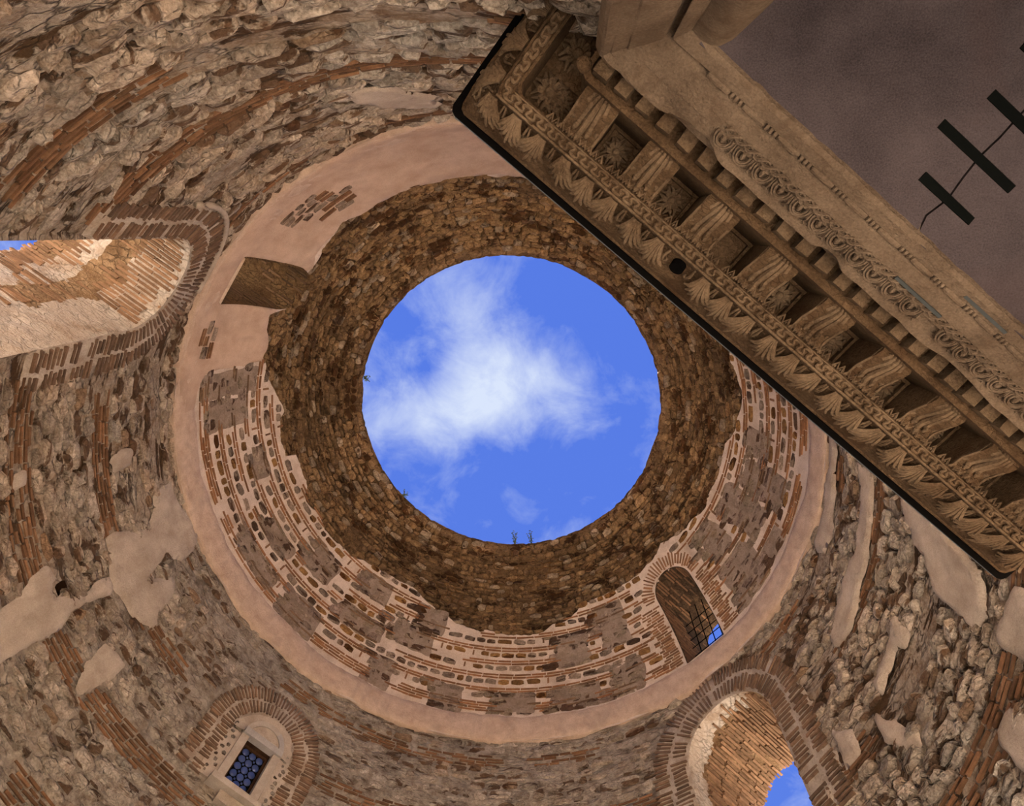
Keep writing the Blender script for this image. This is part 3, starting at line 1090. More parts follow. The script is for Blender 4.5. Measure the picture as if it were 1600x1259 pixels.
# grey tufa panels (angle range, height range) between white-jointed stretches
PANELS = [(-165, -170.8, 11.45, 12.95), (-171.6, -178, 11.55, 12.75), (174, 168, 12.6, 13.1), (160, 146, 11.5, 12.0), (158, 148, 12.3, 12.75),
          (146, 137, 12.7, 13.4), (143, 133, 11.35, 12.1), (131, 119, 12.3, 12.8), (130, 122, 13.2, 13.75), (119, 113, 11.3, 12.1), (118, 107, 12.55, 13.2),
          (112, 105, 13.1, 13.75), (104, 97, 11.3, 12.0), (91, 81, 11.35, 11.95), (77, 66.5, 11.35, 12.0), (76, 67, 12.45, 13.3), (64, 56, 11.35, 12.2),
          (64, 56.5, 12.6, 13.7), (31, 21, 11.4, 12.6), (30, 23, 12.7, 13.7), (20, 12, 12.2, 13.6), (11, 4, 11.9, 13.3), (20, 14, 11.45, 11.9), (2, -3, 12.6, 13.4), (-30, -60, 11.4, 13.0)]


def panel(th, v):
    for a, b, lo, hi in PANELS:
        if lo <= v <= hi and (dang(a, th) >= 0 >= dang(b, th)) and abs(dang(a, th)) < 60: return True
    return False


ROWS = [('b', 11.44, 4), ('s', 11.76, .17), ('b', 11.96, 2), ('s', 12.115, .17), ('b', 12.315, 2), ('s', 12.47, .16), ('b', 12.66, 2), ('s', 12.81, .15), ('b', 12.99, 2),
        ('s', 13.14, .16), ('b', 13.33, 2), ('s', 13.48, .16), ('b', 13.67, 2), ('s', 13.82, .15)]
for kind, v0, q in ROWS:
    if kind == 'b':
        for r_ in range(q):
            v = v0 + r_ * 0.066
            rr = float(prof(v)[0])
            th = -180 + RNG.uniform(0, 3)
            while th < 180:
                L = RNG.uniform(.27, .42)
                dth = math.degrees((L + 0.025) / rr)
                tc_ = th + dth / 2
                if upper_ok(tc_, v) and not panel(tc_, v) and not panel(tc_, v + 0.05):
                    lost = float(fbm(np.array([[tc_ * .12, v0 * 9, 3]]), 2)[0])
                    if lost > -0.62:
                        UBR.on_wall(tc_, v, L, 0.036, 0.014, np.clip(tint_brick() * [1.25, 1.15, 1.05], 0, .9), RNG.normal(0, .008), 0.055)
                elif upper_ok(tc_, v) and RNG.random() < 0.30:
                    UBR.on_wall(tc_, v, L, 0.034, 0.012, c_brown * RNG.uniform(.6, 1.1), RNG.normal(0, .02), 0.065)
                th += dth
    else:
        rr = float(prof(v0)[0])
        th = -180 + RNG.uniform(0, 3)
        while th < 180:
            L = RNG.uniform(.14, .38)
            gap = RNG.uniform(.02, .05)
            dth = math.degrees((L + gap) / rr)
            tc_ = th + dth / 2
            vc = v0 + q / 2
            if upper_ok(tc_, vc) and not panel(tc_, vc):
                if RNG.random() < 0.10:
                    UBR.on_wall(tc_, vc, .04, q * .8, 0.014, tint_brick(), 0, 0.055)
                else:
                    c = c_ochre * RNG.uniform(.8, 1.6) if RNG.random() < .42 else c_tuf * RNG.uniform(.75, 1.3)
                    UST.on_wall(tc_, vc + RNG.normal(0, .008), L, (q - .02) * RNG.uniform(.8, 1.08), 0.022, np.clip(c, .02, .9), RNG.normal(0, .06), 0.05)
            th += dth
# tufa panels: close-set weathered blocks
for a, b, lo, hi in PANELS:
    patch('tufa_ground', [(a, lo), (a, hi), (b, hi), (b, lo)], 0.016, MT['tufa'], UP, 0.09, (), 0.05, 0.004, 0.05)
    v = lo
    while v < hi - 0.02:
        rh = RNG.uniform(.13, .24)
        rh = min(rh, hi - v)
        rr = float(prof(v)[0])
        th = b + RNG.uniform(0, 1)
        while th < a:
            L = RNG.uniform(.22, .5)
            dth = math.degrees(L / rr)
            tc_ = th + dth / 2
            if upper_ok(tc_, v + rh / 2):
                UTF.on_wall(tc_, v + rh / 2, L * 1.12, rh * 1.12, RNG.uniform(.022, .032), np.clip(c_tuf * RNG.uniform(.8, 1.2) * [1, RNG.uniform(.95, 1.02), RNG.uniform(.9, 1.05)], .02, .9), RNG.normal(0, .03), 0.045)
            th += dth
        v += rh
# exposed masonry inside the pink plaster
EXP = [[(-131.6, 11.52), (-123.7, 11.52), (-118.1, 12.04), (-119.0, 12.44), (-123.5, 12.63), (-126.8, 12.19), (-131.4, 11.91)], [(-154.9, 11.09), (-155.2, 11.47), (-161.3, 11.6), (-161.5, 11.3)]]
for pl in EXP:
    ref = pl[0][0]
    PP = [(float(np.radians(dang(a, ref)) * RW), b) for a, b in pl]
    v = min(p[1] for p in pl)
    while v < max(p[1] for p in pl):
        th = min(p[0] for p in pl)
        rh = RNG.uniform(.12, .18)
        while th < max(p[0] for p in pl):
            L = RNG.uniform(.2, .42)
            dth = math.degrees((L + .02) / 5.9)
            x = float(np.radians(dang(th + dth / 2, ref)) * RW)
            if poly_sd(np.array([x]), np.array([v + rh / 2]), PP)[0] < 0.03:
                if RNG.random() < .28:
                    for k in range(2):
                        UBR.on_wall(th + dth / 2, v + .03 + k * .065, L, .036, .014, tint_brick(), 0, .10)
                else:
                    UTF.on_wall(th + dth / 2, v + rh / 2, L, rh, .024, np.clip(c_tuf * RNG.uniform(.9, 1.25), .02, .9), RNG.normal(0, .04), .09)
            th += dth
        v += rh + .015
UST.done()
UTF.done()

pp = patch('pink_plaster', PINKPATCH, 0.04, MT['pink'], UP, 0.08, [SD_U3], 0.05, 0.012, 0.06)

# pink band at the springing
nth = 720
tt = np.linspace(-180, 180, nth)
ca = np.stack([np.cos(np.radians(tt)), np.sin(np.radians(tt)), 0 * tt], 1)
lo = 10.69 + 0.05 * fbm(ca * 12, 3)
hi = 11.31 + 0.055 * fbm(ca * 12 + 9, 3)
prof_b = [(-0.02, -0.04), (0.0, 0.05), (0.04, 0.07), (0.25, 0.08), (0.5, 0.085), (0.75, 0.085), (0.96, 0.08), (1.0, 0.06), (1.02, 0.02)]
V = np.concatenate([surf(tt, lo + (hi - lo) * f, d + (0.008 * fbm(ca * 30 + f * 5, 3) if 0 < f < 1 else 0)) for f, d in prof_b])
tag(obj('trim_1', V, grid_faces(len(prof_b), nth), MT['band'], None, True), kind='structure')

# ------------------------------------------------------------------ dome of brown rubble up to the oculus
rim = lambda th: VEND + 0.035 * fbm(np.stack([np.cos(np.radians(th)) * 22, np.sin(np.radians(th)) * 22, 0 * th], -1), 3)
DOME = wall_mesh('ceiling', -180, 180, 12.3, VEND, 0.07, [SD_U2, SD_U3], lambda P: 0.05 * fbm(P * 1.3, 3) + 0.025 * fbm(P * 5.0, 2) - 0.03, MT['dome'], None, 0.0, rim)
tag(DOME, kind='structure')
tr = rim(tt)
e0 = surf(tt, tr, -0.02)
e1 = surf(tt, tr, -0.02) + np.stack([np.cos(np.radians(tt)) * .5, np.sin(np.radians(tt)) * .5, 0 * tt + .12], 1)
obj('rim_top', np.concatenate([e0, e1]), Fq, MT['dome'], DOME)

DST = Pieces(DOME, 'dome_stone', 'stone', 'small_dome_stones', 298)
c_dome = np.array([0.235, 0.15, 0.076])
v = 12.75
while v < VEND - 0.02:
    rh = RNG.uniform(.075, .17)
    rr = float(prof(min(v, VEND))[0])
    if v + rh > VEND: rh = VEND - v
    th = -180 + RNG.uniform(0, 3)
    while th < 180:
        L = RNG.uniform(.10, .36)
        dth = math.degrees((L + .01) / rr)
        tc_ = th + dth / 2
        vc = v + rh / 2
        if vc > float(vtop(tc_)) - 0.02 and SD_U2(tc_, vc) > 0.1 and SD_U3(tc_, vc) > 0.05:
            q = RNG.random()
            f = float(fbm(np.array([[math.cos(rad(tc_)) * 3, math.sin(rad(tc_)) * 3, v * .7]]), 2)[0])
            c = c_dome * (1 + .35 * f) * RNG.uniform(.7, 1.35)
            if q < 0.12: c = np.array([.36, .275, .19]) * RNG.uniform(.7, 1.2)
            elif q < 0.13: c = c * [.5, .5, .5]
            last = v + rh >= VEND - 0.03
            DST.on_wall(tc_, vc + (RNG.uniform(-.07, -.03) if last else .02 * math.sin(rad(tc_) * 9 + v * 3)), L * RNG.uniform(.95, 1.15), rh * RNG.uniform(.9, 1.25), (.012 if v + 2 * rh >= VEND else RNG.uniform(.02, .075)), np.clip(c * 1.25, .015, .9), RNG.normal(0, .07), 0.0)
        th += dth
    v += rh + .008
DST.done()


# ------------------------------------------------------------------ upper windows: deep arched openings through the dome foot
def upper_window(name, thc, hw, spring, bot, depth, reveal_mat, tintf, bricks_ok, bars):
    e = np.array([math.cos(rad(thc)), math.sin(rad(thc)), 0])
    l = np.array([-e[1], e[0], 0])
    p0 = surf(thc, bot)
    root = empty(name, Matrix.Translation(Vector(p0)))
    tag(root, kind='structure')
    loop = [(hw, bot + (spring - bot) * i / 16) for i in range(16)] + [(hw * math.cos(math.pi * i / 32), spring + hw * math.sin(math.pi * i / 32)) for i in range(33)] + \
           [(-hw, spring - (spring - bot) * (i + 1) / 16) for i in range(16)]
    inner = np.array([surf(thc + math.degrees(x / float(prof(v_)[0])), v_, 0.06 if thc > 0 else (0.095 if v_ < float(vtop(thc + math.degrees(x / float(prof(v_)[0])))) + .04 else 0.0)) for x, v_ in loop])
    fl_ = np.array([surf(thc + math.degrees(x * 1.16 / float(prof(v_)[0])), spring + (v_ - spring) * (1.16 if v_ > spring else 1.0), -0.05) for x, v_ in loop])
    nl_ = len(loop)
    fo_ = obj('opening_collar', np.concatenate([inner, fl_]), [(i, i + 1, nl_ + i + 1, nl_ + i) for i in range(nl_ - 1)], reveal_mat)
    fo_.parent = root
    fo_.matrix_parent_inverse = PINV[root.name]
    rings = []
    rel = (inner - np.array([AX, AY, 0])) @ e
    outer_r = 6.0 + depth
    for j in range(12):
        f = j / 11
        rings.append(inner + (outer_r - rel)[:, None] * f * e)
    V = np.stack(rings, 1).reshape(-1, 3)
    rv = obj('reveal', V, grid_faces(len(loop), 12), reveal_mat)
    rv.parent = root
    rv.matrix_parent_inverse = PINV[root.name]
    V = np.array([inner[0], inner[-1], rings[-1][-1], rings[-1][0]])
    s = obj('sill', V, [(0, 1, 2, 3)], MT['white_mortar'])
    s.parent = root
    s.matrix_parent_inverse = PINV[root.name]
    pc = Pieces(root, 'reveal_brick', 'brick', 'small_reveal_bricks', 298)
    up = np.array([0, 0, 1.0])
    for side in (1, -1):
        zz = bot + 0.05
        while zz < spring + 0.02:
            pin = surf(thc + side * math.degrees(hw / float(prof(zz)[0])), zz, 0.05)
            r0 = float((pin - np.array([AX, AY, 0])) @ e)
            r = r0 + RNG.uniform(0.0, .1)
            while r < outer_r - .1:
                L = RNG.uniform(.22, .4)
                if bricks_ok(side, zz, r - r0):
                    p = np.array([AX, AY, 0]) + e * (r + L / 2) + l * side * hw
                    p[2] = pin[2]
                    pc.add(p, e, up, -l * side, L, 0.036, 0.016, tintf())
                r += L + .02
            zz += 0.066
    for i in range(22):
        a = math.pi * (i + .5) / 22
        x, v_ = hw * math.cos(a), spring + hw * math.sin(a)
        pin = surf(thc + math.degrees(x / float(prof(v_)[0])), v_, 0.05)
        r0 = float((pin - np.array([AX, AY, 0])) @ e)
        r = r0 + .03
        while r < outer_r - .1:
            L = RNG.uniform(.22, .4)
            p = np.array([AX, AY, pin[2]]) + e * (r + L / 2) + l * x
            zx = -(l * math.cos(a) + up * math.sin(a))
            if RNG.random() < (.8 if r - r0 < .3 else .25): pc.add(p, e, np.cross(zx, e), zx, L, .04, .016, tintf())
            r += L + .03
    pc.done()
    if bars:
        rb = outer_r - 0.75
        for i in range(4):
            x = -hw + 2 * hw * (i + 1) / 5
            b0 = np.array([AX, AY, 0]) + e * rb + l * x
            hb, ht = float(prof(bot)[1]), float(prof(spring)[1]) + math.sqrt(hw * hw - x * x)
            ob = MB().tube([(b0[0], b0[1], hb + EYE), (b0[0], b0[1], ht + EYE)], 0.012, 6).obj('iron_bar', MT['iron'])
            ob.parent = root
            ob.matrix_parent_inverse = PINV[root.name]
        for i in range(6):
            hz_ = float(prof(bot)[1]) + 0.3 + i * 0.27
            q0 = np.array([AX, AY, hz_ + EYE]) + e * rb - l * hw
            ob = MB().tube([q0, q0 + l * hw * 2], 0.010, 6, flat=(0.3, 0.2, 1)).obj('iron_bar', MT['iron'])
            ob.parent = root
            ob.matrix_parent_inverse = PINV[root.name]
    return root


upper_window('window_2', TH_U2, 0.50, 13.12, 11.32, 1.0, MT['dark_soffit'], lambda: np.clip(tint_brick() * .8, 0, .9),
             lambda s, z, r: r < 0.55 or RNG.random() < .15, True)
upper_window('window_3', TH_U3, 0.52, 12.95, 11.36, 1.6, MT['dome'], lambda: np.clip(c_brown * RNG.uniform(.3, .9), 0, .9),
             lambda s, z, r: RNG.random() < .5, False)
# brick piers and ring round window_2
wb = Pieces(UP, 'pier_brick', 'brick', 'small_pier_bricks', 298)
v = 11.42
while v < 13.02:
    rr = float(prof(v)[0])
    for side, wd in ((1, 0.46), (-1, 0.40)):
        x = 0.53 + RNG.uniform(0, .12)
        lim = 0.53 + wd + RNG.uniform(-.05, .08)
        first = True
        while x < lim:
            L = min(RNG.uniform(.16, .34), lim - x)
            if L > .07:
                wb.on_wall(TH_U2 + side * math.degrees((x + L / 2) / rr), v, L, .036, .014, np.clip(tint_brick() * 1.15, 0, .9), RNG.normal(0, .01), .055)
            x += L + .025
    v += 0.066
wb.done()
arch_ring(UP, TH_U2, [(0.53, 0.86)], 13.12, 0.075, 5, 178, lambda: np.clip(tint_brick() * 1.2, 0, .9), prot=0.014, off=.055)
UBR.done()

# ------------------------------------------------------------------ window_1: little glazed window with stone frame
p, x, y, z = frame(TH_W, 8.25)
M1 = mat4(x, y, z, p)
W1 = empty('window_1', M1)
tag(W1, kind='structure')
hw, hh2 = 0.262, 0.45


def wpart(name, mb, mat, parent=None, smooth=False):
    me = mb.mesh(name, mat, smooth)
    o = bpy.data.objects.new(name, me)
    COL.objects.link(o)
    o.parent = parent or W1
    return o


# pale mortar surround with set pebbles
def arch_out(r, base_v, n_=24):
    return [(r * math.cos(math.pi * i / n_), base_v + r * math.sin(math.pi * i / n_)) for i in range(n_ + 1)]


def shape(mb, outer, z0, z1):
    n_ = len(outer)
    V = [(a, b, z0) for a, b in outer] + [(a, b, z1) for a, b in outer]
    F = [tuple(range(n_, 2 * n_))] + [(i, (i + 1) % n_, n_ + (i + 1) % n_, n_ + i) for i in range(n_)]
    mb.add(V, F)


def ring_shape(mb, outer, inner, z0, z1):
    n_ = len(outer)
    V = [(a, b, z0) for a, b in outer] + [(a, b, z1) for a, b in outer] + [(a, b, z1) for a, b in inner] + [(a, b, z0) for a, b in inner]
    F = []
    for i in range(n_ - 1):
        for k in range(3):
            F.append((k * n_ + i, k * n_ + i + 1, (k + 1) * n_ + i + 1, (k + 1) * n_ + i))
    mb.add(V, F)


jit = lambda P, s: [(a + RNG.normal(0, s), b + RNG.normal(0, s)) for a, b in P]
for side in (-1, 1):
    mb = MB()
    mb.box((side * (hw + .30), -0.02, 0.0), (0.30, 1.0, 0.10), jit=.02)
    wpart('mortar_surround', mb, MT['plaster'])
    mb = MB().box((side * (hw + .075), 0.0, 0.045), (.15, .92, .13), jit=.006)
    wpart('jamb_stone', mb, MT['frame_stone'])
mb = MB()
ring_shape(mb, jit(arch_out(.60, .47), .012), arch_out(.40, .52), -.05, .075)
wpart('mortar_arch', mb, MT['plaster'])
mb = MB()
ring_shape(mb, arch_out(.41, .52, 12)[:5], arch_out(.315, .52, 12)[:5], -.05, .10)
wpart('arch_stone', mb, MT['frame_grey'])
mb = MB()
ring_shape(mb, arch_out(.41, .52, 12)[4:], arch_out(.315, .52, 12)[4:], -.05, .095)
wpart('arch_stone', mb, MT['frame_stone'])
mb = MB()
shape(mb, arch_out(.315, .52), -.02, .075)
wpart('lunette', mb, MT['plaster'])
wpart('lintel_stone', MB().box((0, .505, .07), (.80, .11, .17), jit=.006), MT['frame_grey'])
wpart('sill_stone', MB().box((.0, -.52, .09), (.96, .10, .24), jit=.008), MT['frame_stone'])
wpart('apron_stone', MB().box((.12, -.66, .04), (.66, .17, .12), jit=.012), MT['plaster'])
for i in range(26):
    side = -1 if i % 2 else 1
    yy = -.45 + (i // 2) * .085
    pc = tmpl_stone(np.random.default_rng(100 + i))
    V = pc[0] * [RNG.uniform(.05, .1), RNG.uniform(.05, .08), .03] + [side * (hw + .28 + RNG.uniform(-.06, .08)), yy, .05]
    o = wpart('pebble', MB().add(V, pc[1]), MT['stone_obj'])
    o.color = (*(c_grey * RNG.uniform(.5, .9)), 1)
# dark reveal box and timber frame
mb = MB()
for (c, s) in [((-hw - .01, 0, -.14), (.02, .9, .30)), ((hw + .01, 0, -.14), (.02, .9, .30)), ((0, hh2 + .01, -.14), (.56, .02, .30)), ((0, -hh2 - .01, -.14), (.56, .02, .30)), ((0, 0, -.30), (.6, .95, .02))]:
    mb.box(c, s)
wpart('reveal', mb, MT['wood'])
fr = MB()
for (c, s) in [((-hw + .02, 0, -.10), (.04, .9, .05)), ((hw - .02, 0, -.10), (.04, .9, .05)), ((0, hh2 - .02, -.10), (.5, .04, .05)), ((0, -hh2 + .02, -.10), (.5, .04, .05))]:
    fr.box(c, s)
fo = wpart('window_frame', fr, MT['wood'])
wpart('lead_backing', MB().box((0, 0, -.125), (.46, .84, .01)), MT['iron'], fo)
disc = MB()
V, F = ellipsoid(14, 6)
disc.add(V * [.068, .068, .016], F)
dm = disc.mesh('glass_roundel', MT['glass'], True)
sm_ = MB()
V, F = ellipsoid(8, 5)
sm_.add(V * [.022, .022, .012], F)
sm_ = sm_.mesh('small_glass_roundel', MT['glass'], True)
for r_ in range(6):
    for c_ in range(3):
        cx = -.145 + .145 * c_
        cy = -.365 + .145 * r_
        o = bpy.data.objects.new('glass_roundel', dm)
        COL.objects.link(o)
        o.parent = W1
        o.location = (cx, cy, -.112)
        if c_ < 2 and r_ < 5:
            o = bpy.data.objects.new('small_glass_roundel', sm_)
            COL.objects.link(o)
            o.parent = W1
            o.location = (cx + .0725, cy + .0725, -.112)

# ------------------------------------------------------------------ putlog hole in the left plaster
p, x, y, z = frame(172.0, 7.62)
V = []
for zz in (-0.02, -0.35):
    for a, b in ((-.15, -.17), (.15, -.17), (.15, .16), (-.15, .16)):
        V.append(p + x * a + y * b + z * zz)
obj('putlog_hole', V, [(0, 1, 5, 4), (1, 2, 6, 5), (2, 3, 7, 6), (3, 0, 4, 7), (4, 5, 6, 7)], MT['wood'], WALL['wall_front'])

# ------------------------------------------------------------------ carved doorway (t along the front, n away from the room, h above eye)
S = 1.10
TC, NC = 1.72, 1.2
TV = np.array([math.cos(PHI), math.sin(PHI)])
NV = np.array([math.sin(PHI), -math.cos(PHI)])
o2 = TV * TC * S + NV * NC * S
DOOR = empty('carved_doorway', Matrix.Translation((o2[0], o2[1], 0)) @ Matrix.Rotation(PHI, 4, 'Z'))
tag(DOOR, 'carved limestone doorway cornice with dentils, leaf brackets and egg moulding, edged in black lead', 'doorway', kind='thing')
TL, TR, HS = -0.17, 3.61, 3.90
CL, CR = -0.51, 3.95


def D(t, n_, h):
    t, n_, h = np.broadcast_arrays(np.asarray(t, float), np.asarray(n_, float), np.asarray(h, float))
    return np.stack([(t - TC) * S, -(n_ - NC) * S, h * S + EYE], -1)


def dobj(name, me, loc=None, R=None, parent=None, sc=None):
    o = bpy.data.objects.new(name, me)
    COL.objects.link(o)
    o.parent = parent or DOOR
    if loc is not None:
        R = np.eye(3) if R is None else np.asarray(R, float)
        if sc is not None: R = R * sc
        o.matrix_basis = mat4(R[:, 0], R[:, 1], R[:, 2], loc)
    return o


# door soffit: two granite slabs meeting in an open joint
jt = [(1.50 + 0.018 * RNG.normal(), 1.2 + (3.0 - 1.2) * i / 14) for i in range(15)]
for side in (0, 1):
    g_ = 0.006 if side else -0.006
    out = [(a + g_, b) for a, b in jt]
    out = out + ([(3.6, 3.0), (3.6, 1.2)] if side else [(-0.1, 3.0), (-0.1, 1.2)])
    m_ = len(out)
    V = np.concatenate([D([a for a, b in out], [b for a, b in out], HS), D([a for a, b in out], [b for a, b in out], HS + .35)])
    F = [tuple(range(m_)), tuple(range(2 * m_ - 1, m_ - 1, -1))] + [(i, (i + 1) % m_, m_ + (i + 1) % m_, m_ + i) for i in range(m_)]
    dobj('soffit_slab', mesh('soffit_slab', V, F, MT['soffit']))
for (a, b, n_, wd) in [(1.19, 1.74, 1.70, .055), (1.32, 1.71, 1.455, .05), (1.28, 1.78, 1.955, .055), (1.22, 1.7, 2.24, .10)]:
    c = D((a + b) / 2, n_, HS)
    dobj('iron_cramp', MB().box((0, 0, .004), ((b - a) * S, wd * S, .02), jit=.004).mesh('iron_cramp', MT['iron']), c)

# architrave swept down both jambs and along the lintel
AP = [(.03, 1.30), (0.0, 1.225), (0.012, 1.195), (0.05, 1.160), (0.066, 1.150), (0.072, 1.195), (0.104, 1.175), (0.112, 1.118), (0.15, 1.082), (0.188, 1.045), (0.194, 1.062), (0.238, 1.022), (0.244, 1.000),
      (0.252, 1.024), (0.312, 0.970), (0.322, 0.935), (0.348, 0.897), (0.368, 0.900), (0.43, 0.94), (0.45, 1.03), (0.45, 1.5)]
nl = 190
rows = []
for k, (q, n_) in enumerate(AP):
    pts = []
    jn = 16
    for j in range(jn):
        f = j / jn
        hj = -EYE / S + (HS + q + EYE / S) * f
        pts.append((TL - q, n_, hj))
    for j in range(nl + 1):
        f = j / nl
        pts.append((TL - q + (TR - TL + 2 * q) * f, n_, HS + q))
    for j in range(jn):
        f = 1 - (j + 1) / jn
        pts.append((TR + q, n_, -EYE / S + (HS + q + EYE / S) * f))
    P = np.array(pts)
    ar = np.stack([P[:, 0] * 3.0, P[:, 2] * 3.0, np.full(len(P), 3.7)], 1)
    if 13 <= k <= 18:           # crown edge chipped and scooped
        ch = 0.055 * np.exp(-((P[:, 0] - .20) / .19) ** 4) + 0.035 * np.exp(-((P[:, 0] - 1.36) / .10) ** 4) + 0.02 * np.exp(-((P[:, 0] - 2.5) / .2) ** 4) + 0.007 * fbm(ar * 2.2, 3)
        if k in (15, 16, 17):
            P[:, 1] += ch
        left = np.clip((0.55 - P[:, 0]) / 0.5, 0, 1)
        P[:, 1] += 0.012 * fbm(ar * 3 + k, 3) * left
    elif k in (1, 2):
        P[:, 1] += np.clip(fbm(ar * 1.1 + 8.8, 3), -0.1, 1) * 0.035
        P[:, 2] += 0.004 * fbm(ar * 4, 2) - 0.014
    elif k >= 3:
        P[:, 1] += 0.003 * fbm(ar * 4 + k, 2)
    if k in (10, 11, 13, 14):   # carving has weathered flush near the left corner
        left = np.clip((0.40 - P[:, 0]) / 0.25, 0, 1)
        P[:, 1] -= 0.022 * left
    rows.append(D(P[:, 0], P[:, 1], P[:, 2]))
V = np.stack(rows, 0)
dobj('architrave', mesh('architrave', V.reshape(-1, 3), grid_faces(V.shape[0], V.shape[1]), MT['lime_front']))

# unseen passage box added to block outdoor light: side walls, end wall, flat ceiling
V = np.concatenate([D([-.1, -.1, 3.55, 3.55], [1.6, 9, 9, 1.6], -EYE / S), D([-.1, -.1, 3.55, 3.55], [1.6, 9, 9, 1.6], HS + .3)])
o = dobj('passage_blocker', mesh('passage_blocker', V, [(0, 1, 5, 4), (1, 2, 6, 5), (2, 3, 7, 6), (4, 5, 6, 7)], MT['mortar']))
# plain inner reveals of the jambs
for side in (0, 1):
    pl = [(-.17, 1.225), (-.10, 1.215), (-.03, 1.225), (.015, 1.26), (.045, 1.32), (.065, 1.45), (.072, 1.7), (.075, 2.1), (.075, 2.6)]
    hs_ = [-EYE / S, 0, 1, 2, 2.6, 3.0, 3.3, 3.6, 3.8, 3.88, 3.905]
    V = []
    for h in hs_:
        for (t, n_) in pl:
            sh = 0.06 * max(0, (h - 3.3) / .6) ** 2
            tt_ = t - sh * 0.3
            V.append(D(tt_ if side == 0 else TR + TL - tt_, n_, h))
    dobj('jamb_reveal', mesh('jamb_reveal', np.array(V), grid_faces(len(hs_), len(pl)), MT['lime_front'], True))


# cornice swept round both corners
def sweep(name, prof_, mat, amp=0.0, ns=150, nback=1.45, smooth=False):
    rows = []
    for k, (p_, h) in enumerate(prof_):
        pts = [(CL - p_, nback), (CL - p_, 1.1)]
        for j in range(12):
            f = j / 11
            pts.append((CL - p_, 1.0 + (0.9 - p_ + .06 - 1.0) * f))
        pts.append((CL - p_ + .02, 0.9 - p_ + .02))
        for j in range(ns + 1):
            pts.append((CL - p_ + .06 + (CR - CL + 2 * p_ - .12) * j / ns, 0.9 - p_))
        pts.append((CR + p_ - .02, 0.9 - p_ + .02))
        for j in range(12):
            f = j / 11
            pts.append((CR + p_, 0.9 - p_ + .06 + (1.0 - (0.9 - p_ + .06)) * f))
        pts += [(CR + p_, 1.1), (CR + p_, nback)]
        P = np.array(pts)
        hh_ = np.full(len(P), h)
        if amp:
            q = np.stack([P[:, 0] * 4, P[:, 1] * 4, hh_ * 4], 1)
            hh_ = hh_ + amp * fbm(q, 3)
            lump = np.clip((CL + 0.12 - P[:, 0]) / 0.3, 0, 1) if k > 12 else 0.0
            hh_ = hh_ + lump * 0.03 * fbm(q * 2.2, 3)
        rows.append(D(P[:, 0], P[:, 1], hh_))
    V = np.stack(rows, 0)
    return dobj(name, mesh(name, V.reshape(-1, 3), grid_faces(V.shape[0], V.shape[1]), mat, smooth))


sweep('cornice', [(-.55, 4.36), (-.13, 4.40), (-.13, 4.60), (.058, 4.62), (.062, 4.565), (.100, 4.565), (.104, 4.62), (.104, 5.08), (.40, 5.08), (.404, 4.80), (.42, 4.785), (.432, 4.80), (.498, 4.805),
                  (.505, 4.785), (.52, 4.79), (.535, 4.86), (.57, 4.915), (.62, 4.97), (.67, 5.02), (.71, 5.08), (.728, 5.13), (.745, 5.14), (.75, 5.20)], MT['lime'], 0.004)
sweep('lead_flashing', [(.70, 5.195), (.757, 5.165), (.80, 5.172), (.805, 5.235), (.6, 5.26), (.1, 5.30), (-1.1, 5.36)], MT['lead'], 0.004)

YU = lambda du, dz: np.array([0, du, dz]) / math.hypot(du, dz)
# basis on the architrave face: x along, y towards the opening, z out of the face
ua = YU(.165, .15)
Ra = np.stack([np.array([1, 0, 0]), -ua, np.cross([1, 0, 0], -ua)], 1)
# basis on flat undersides: x along, y towards the wall, z down
Rd = np.stack([np.array([1, 0, 0]), np.array([0, -1.0, 0]), np.array([0, 0, -1.0])], 1)

# egg and dart
mb = MB()
for (rx, ry, rr_, zz) in ((.062, .058, .010, .012), (.043, .042, .008, .018)):
    mb.tube([(rx * math.cos(a), .030 - (ry + .012) * math.sin(a), zz) for a in np.linspace(-.25, math.pi + .25, 13)], rr_, 6)
mb.ell((0, .012, .0), (.020, .034, .026), 8, 6)
egg_me = mb.mesh('egg', MT['lime_front'])
dart = MB()
dart.tube([(0, .045, .01), (0, .0, .022), (0, -.045, .008)], [.004, .010, .003], 5)
dart.tube([(-.018, -.05, .008), (0, -.03, .014), (.018, -.05, .008)], .006, 5)
dart_me = dart.mesh('dart', MT['lime_front'])
t = 0.36
i = 0
while t < 3.85:
    if not (2.02 < t < 2.16):
        dobj('egg', egg_me, D(t, .994, HS + .282), Ra * [1, 1, 1.8], sc=S)
        dobj('dart', dart_me, D(t + .0785, .994, HS + .282), Ra * [1, 1, 1.8], sc=S)
    t += .157
# guilloche chain
mb = MB()
for ph in (0, math.pi):
    xs = np.linspace(-.07, .07, 15)
    mb.tube([(a, .020 * math.sin(a / .14 * 2 * math.pi + ph), .006 + .006 * math.cos(a / .14 * 2 * math.pi * 1.0 + ph)) for a in xs], .0105, 6)
mb.ell((-.035, 0, .004), (.009, .009, .009), 6, 4)
mb.ell((.035, 0, .004), (.009, .009, .009), 6, 4)
gl_me = mb.mesh('guilloche_link', MT['lime_front'])
t = 0.33
while t < 3.85:
    dobj('guilloche_link', gl_me, D(t + .07, 1.042, HS + .216), Ra * [1, 1, 1.7], sc=S)
    t += .14
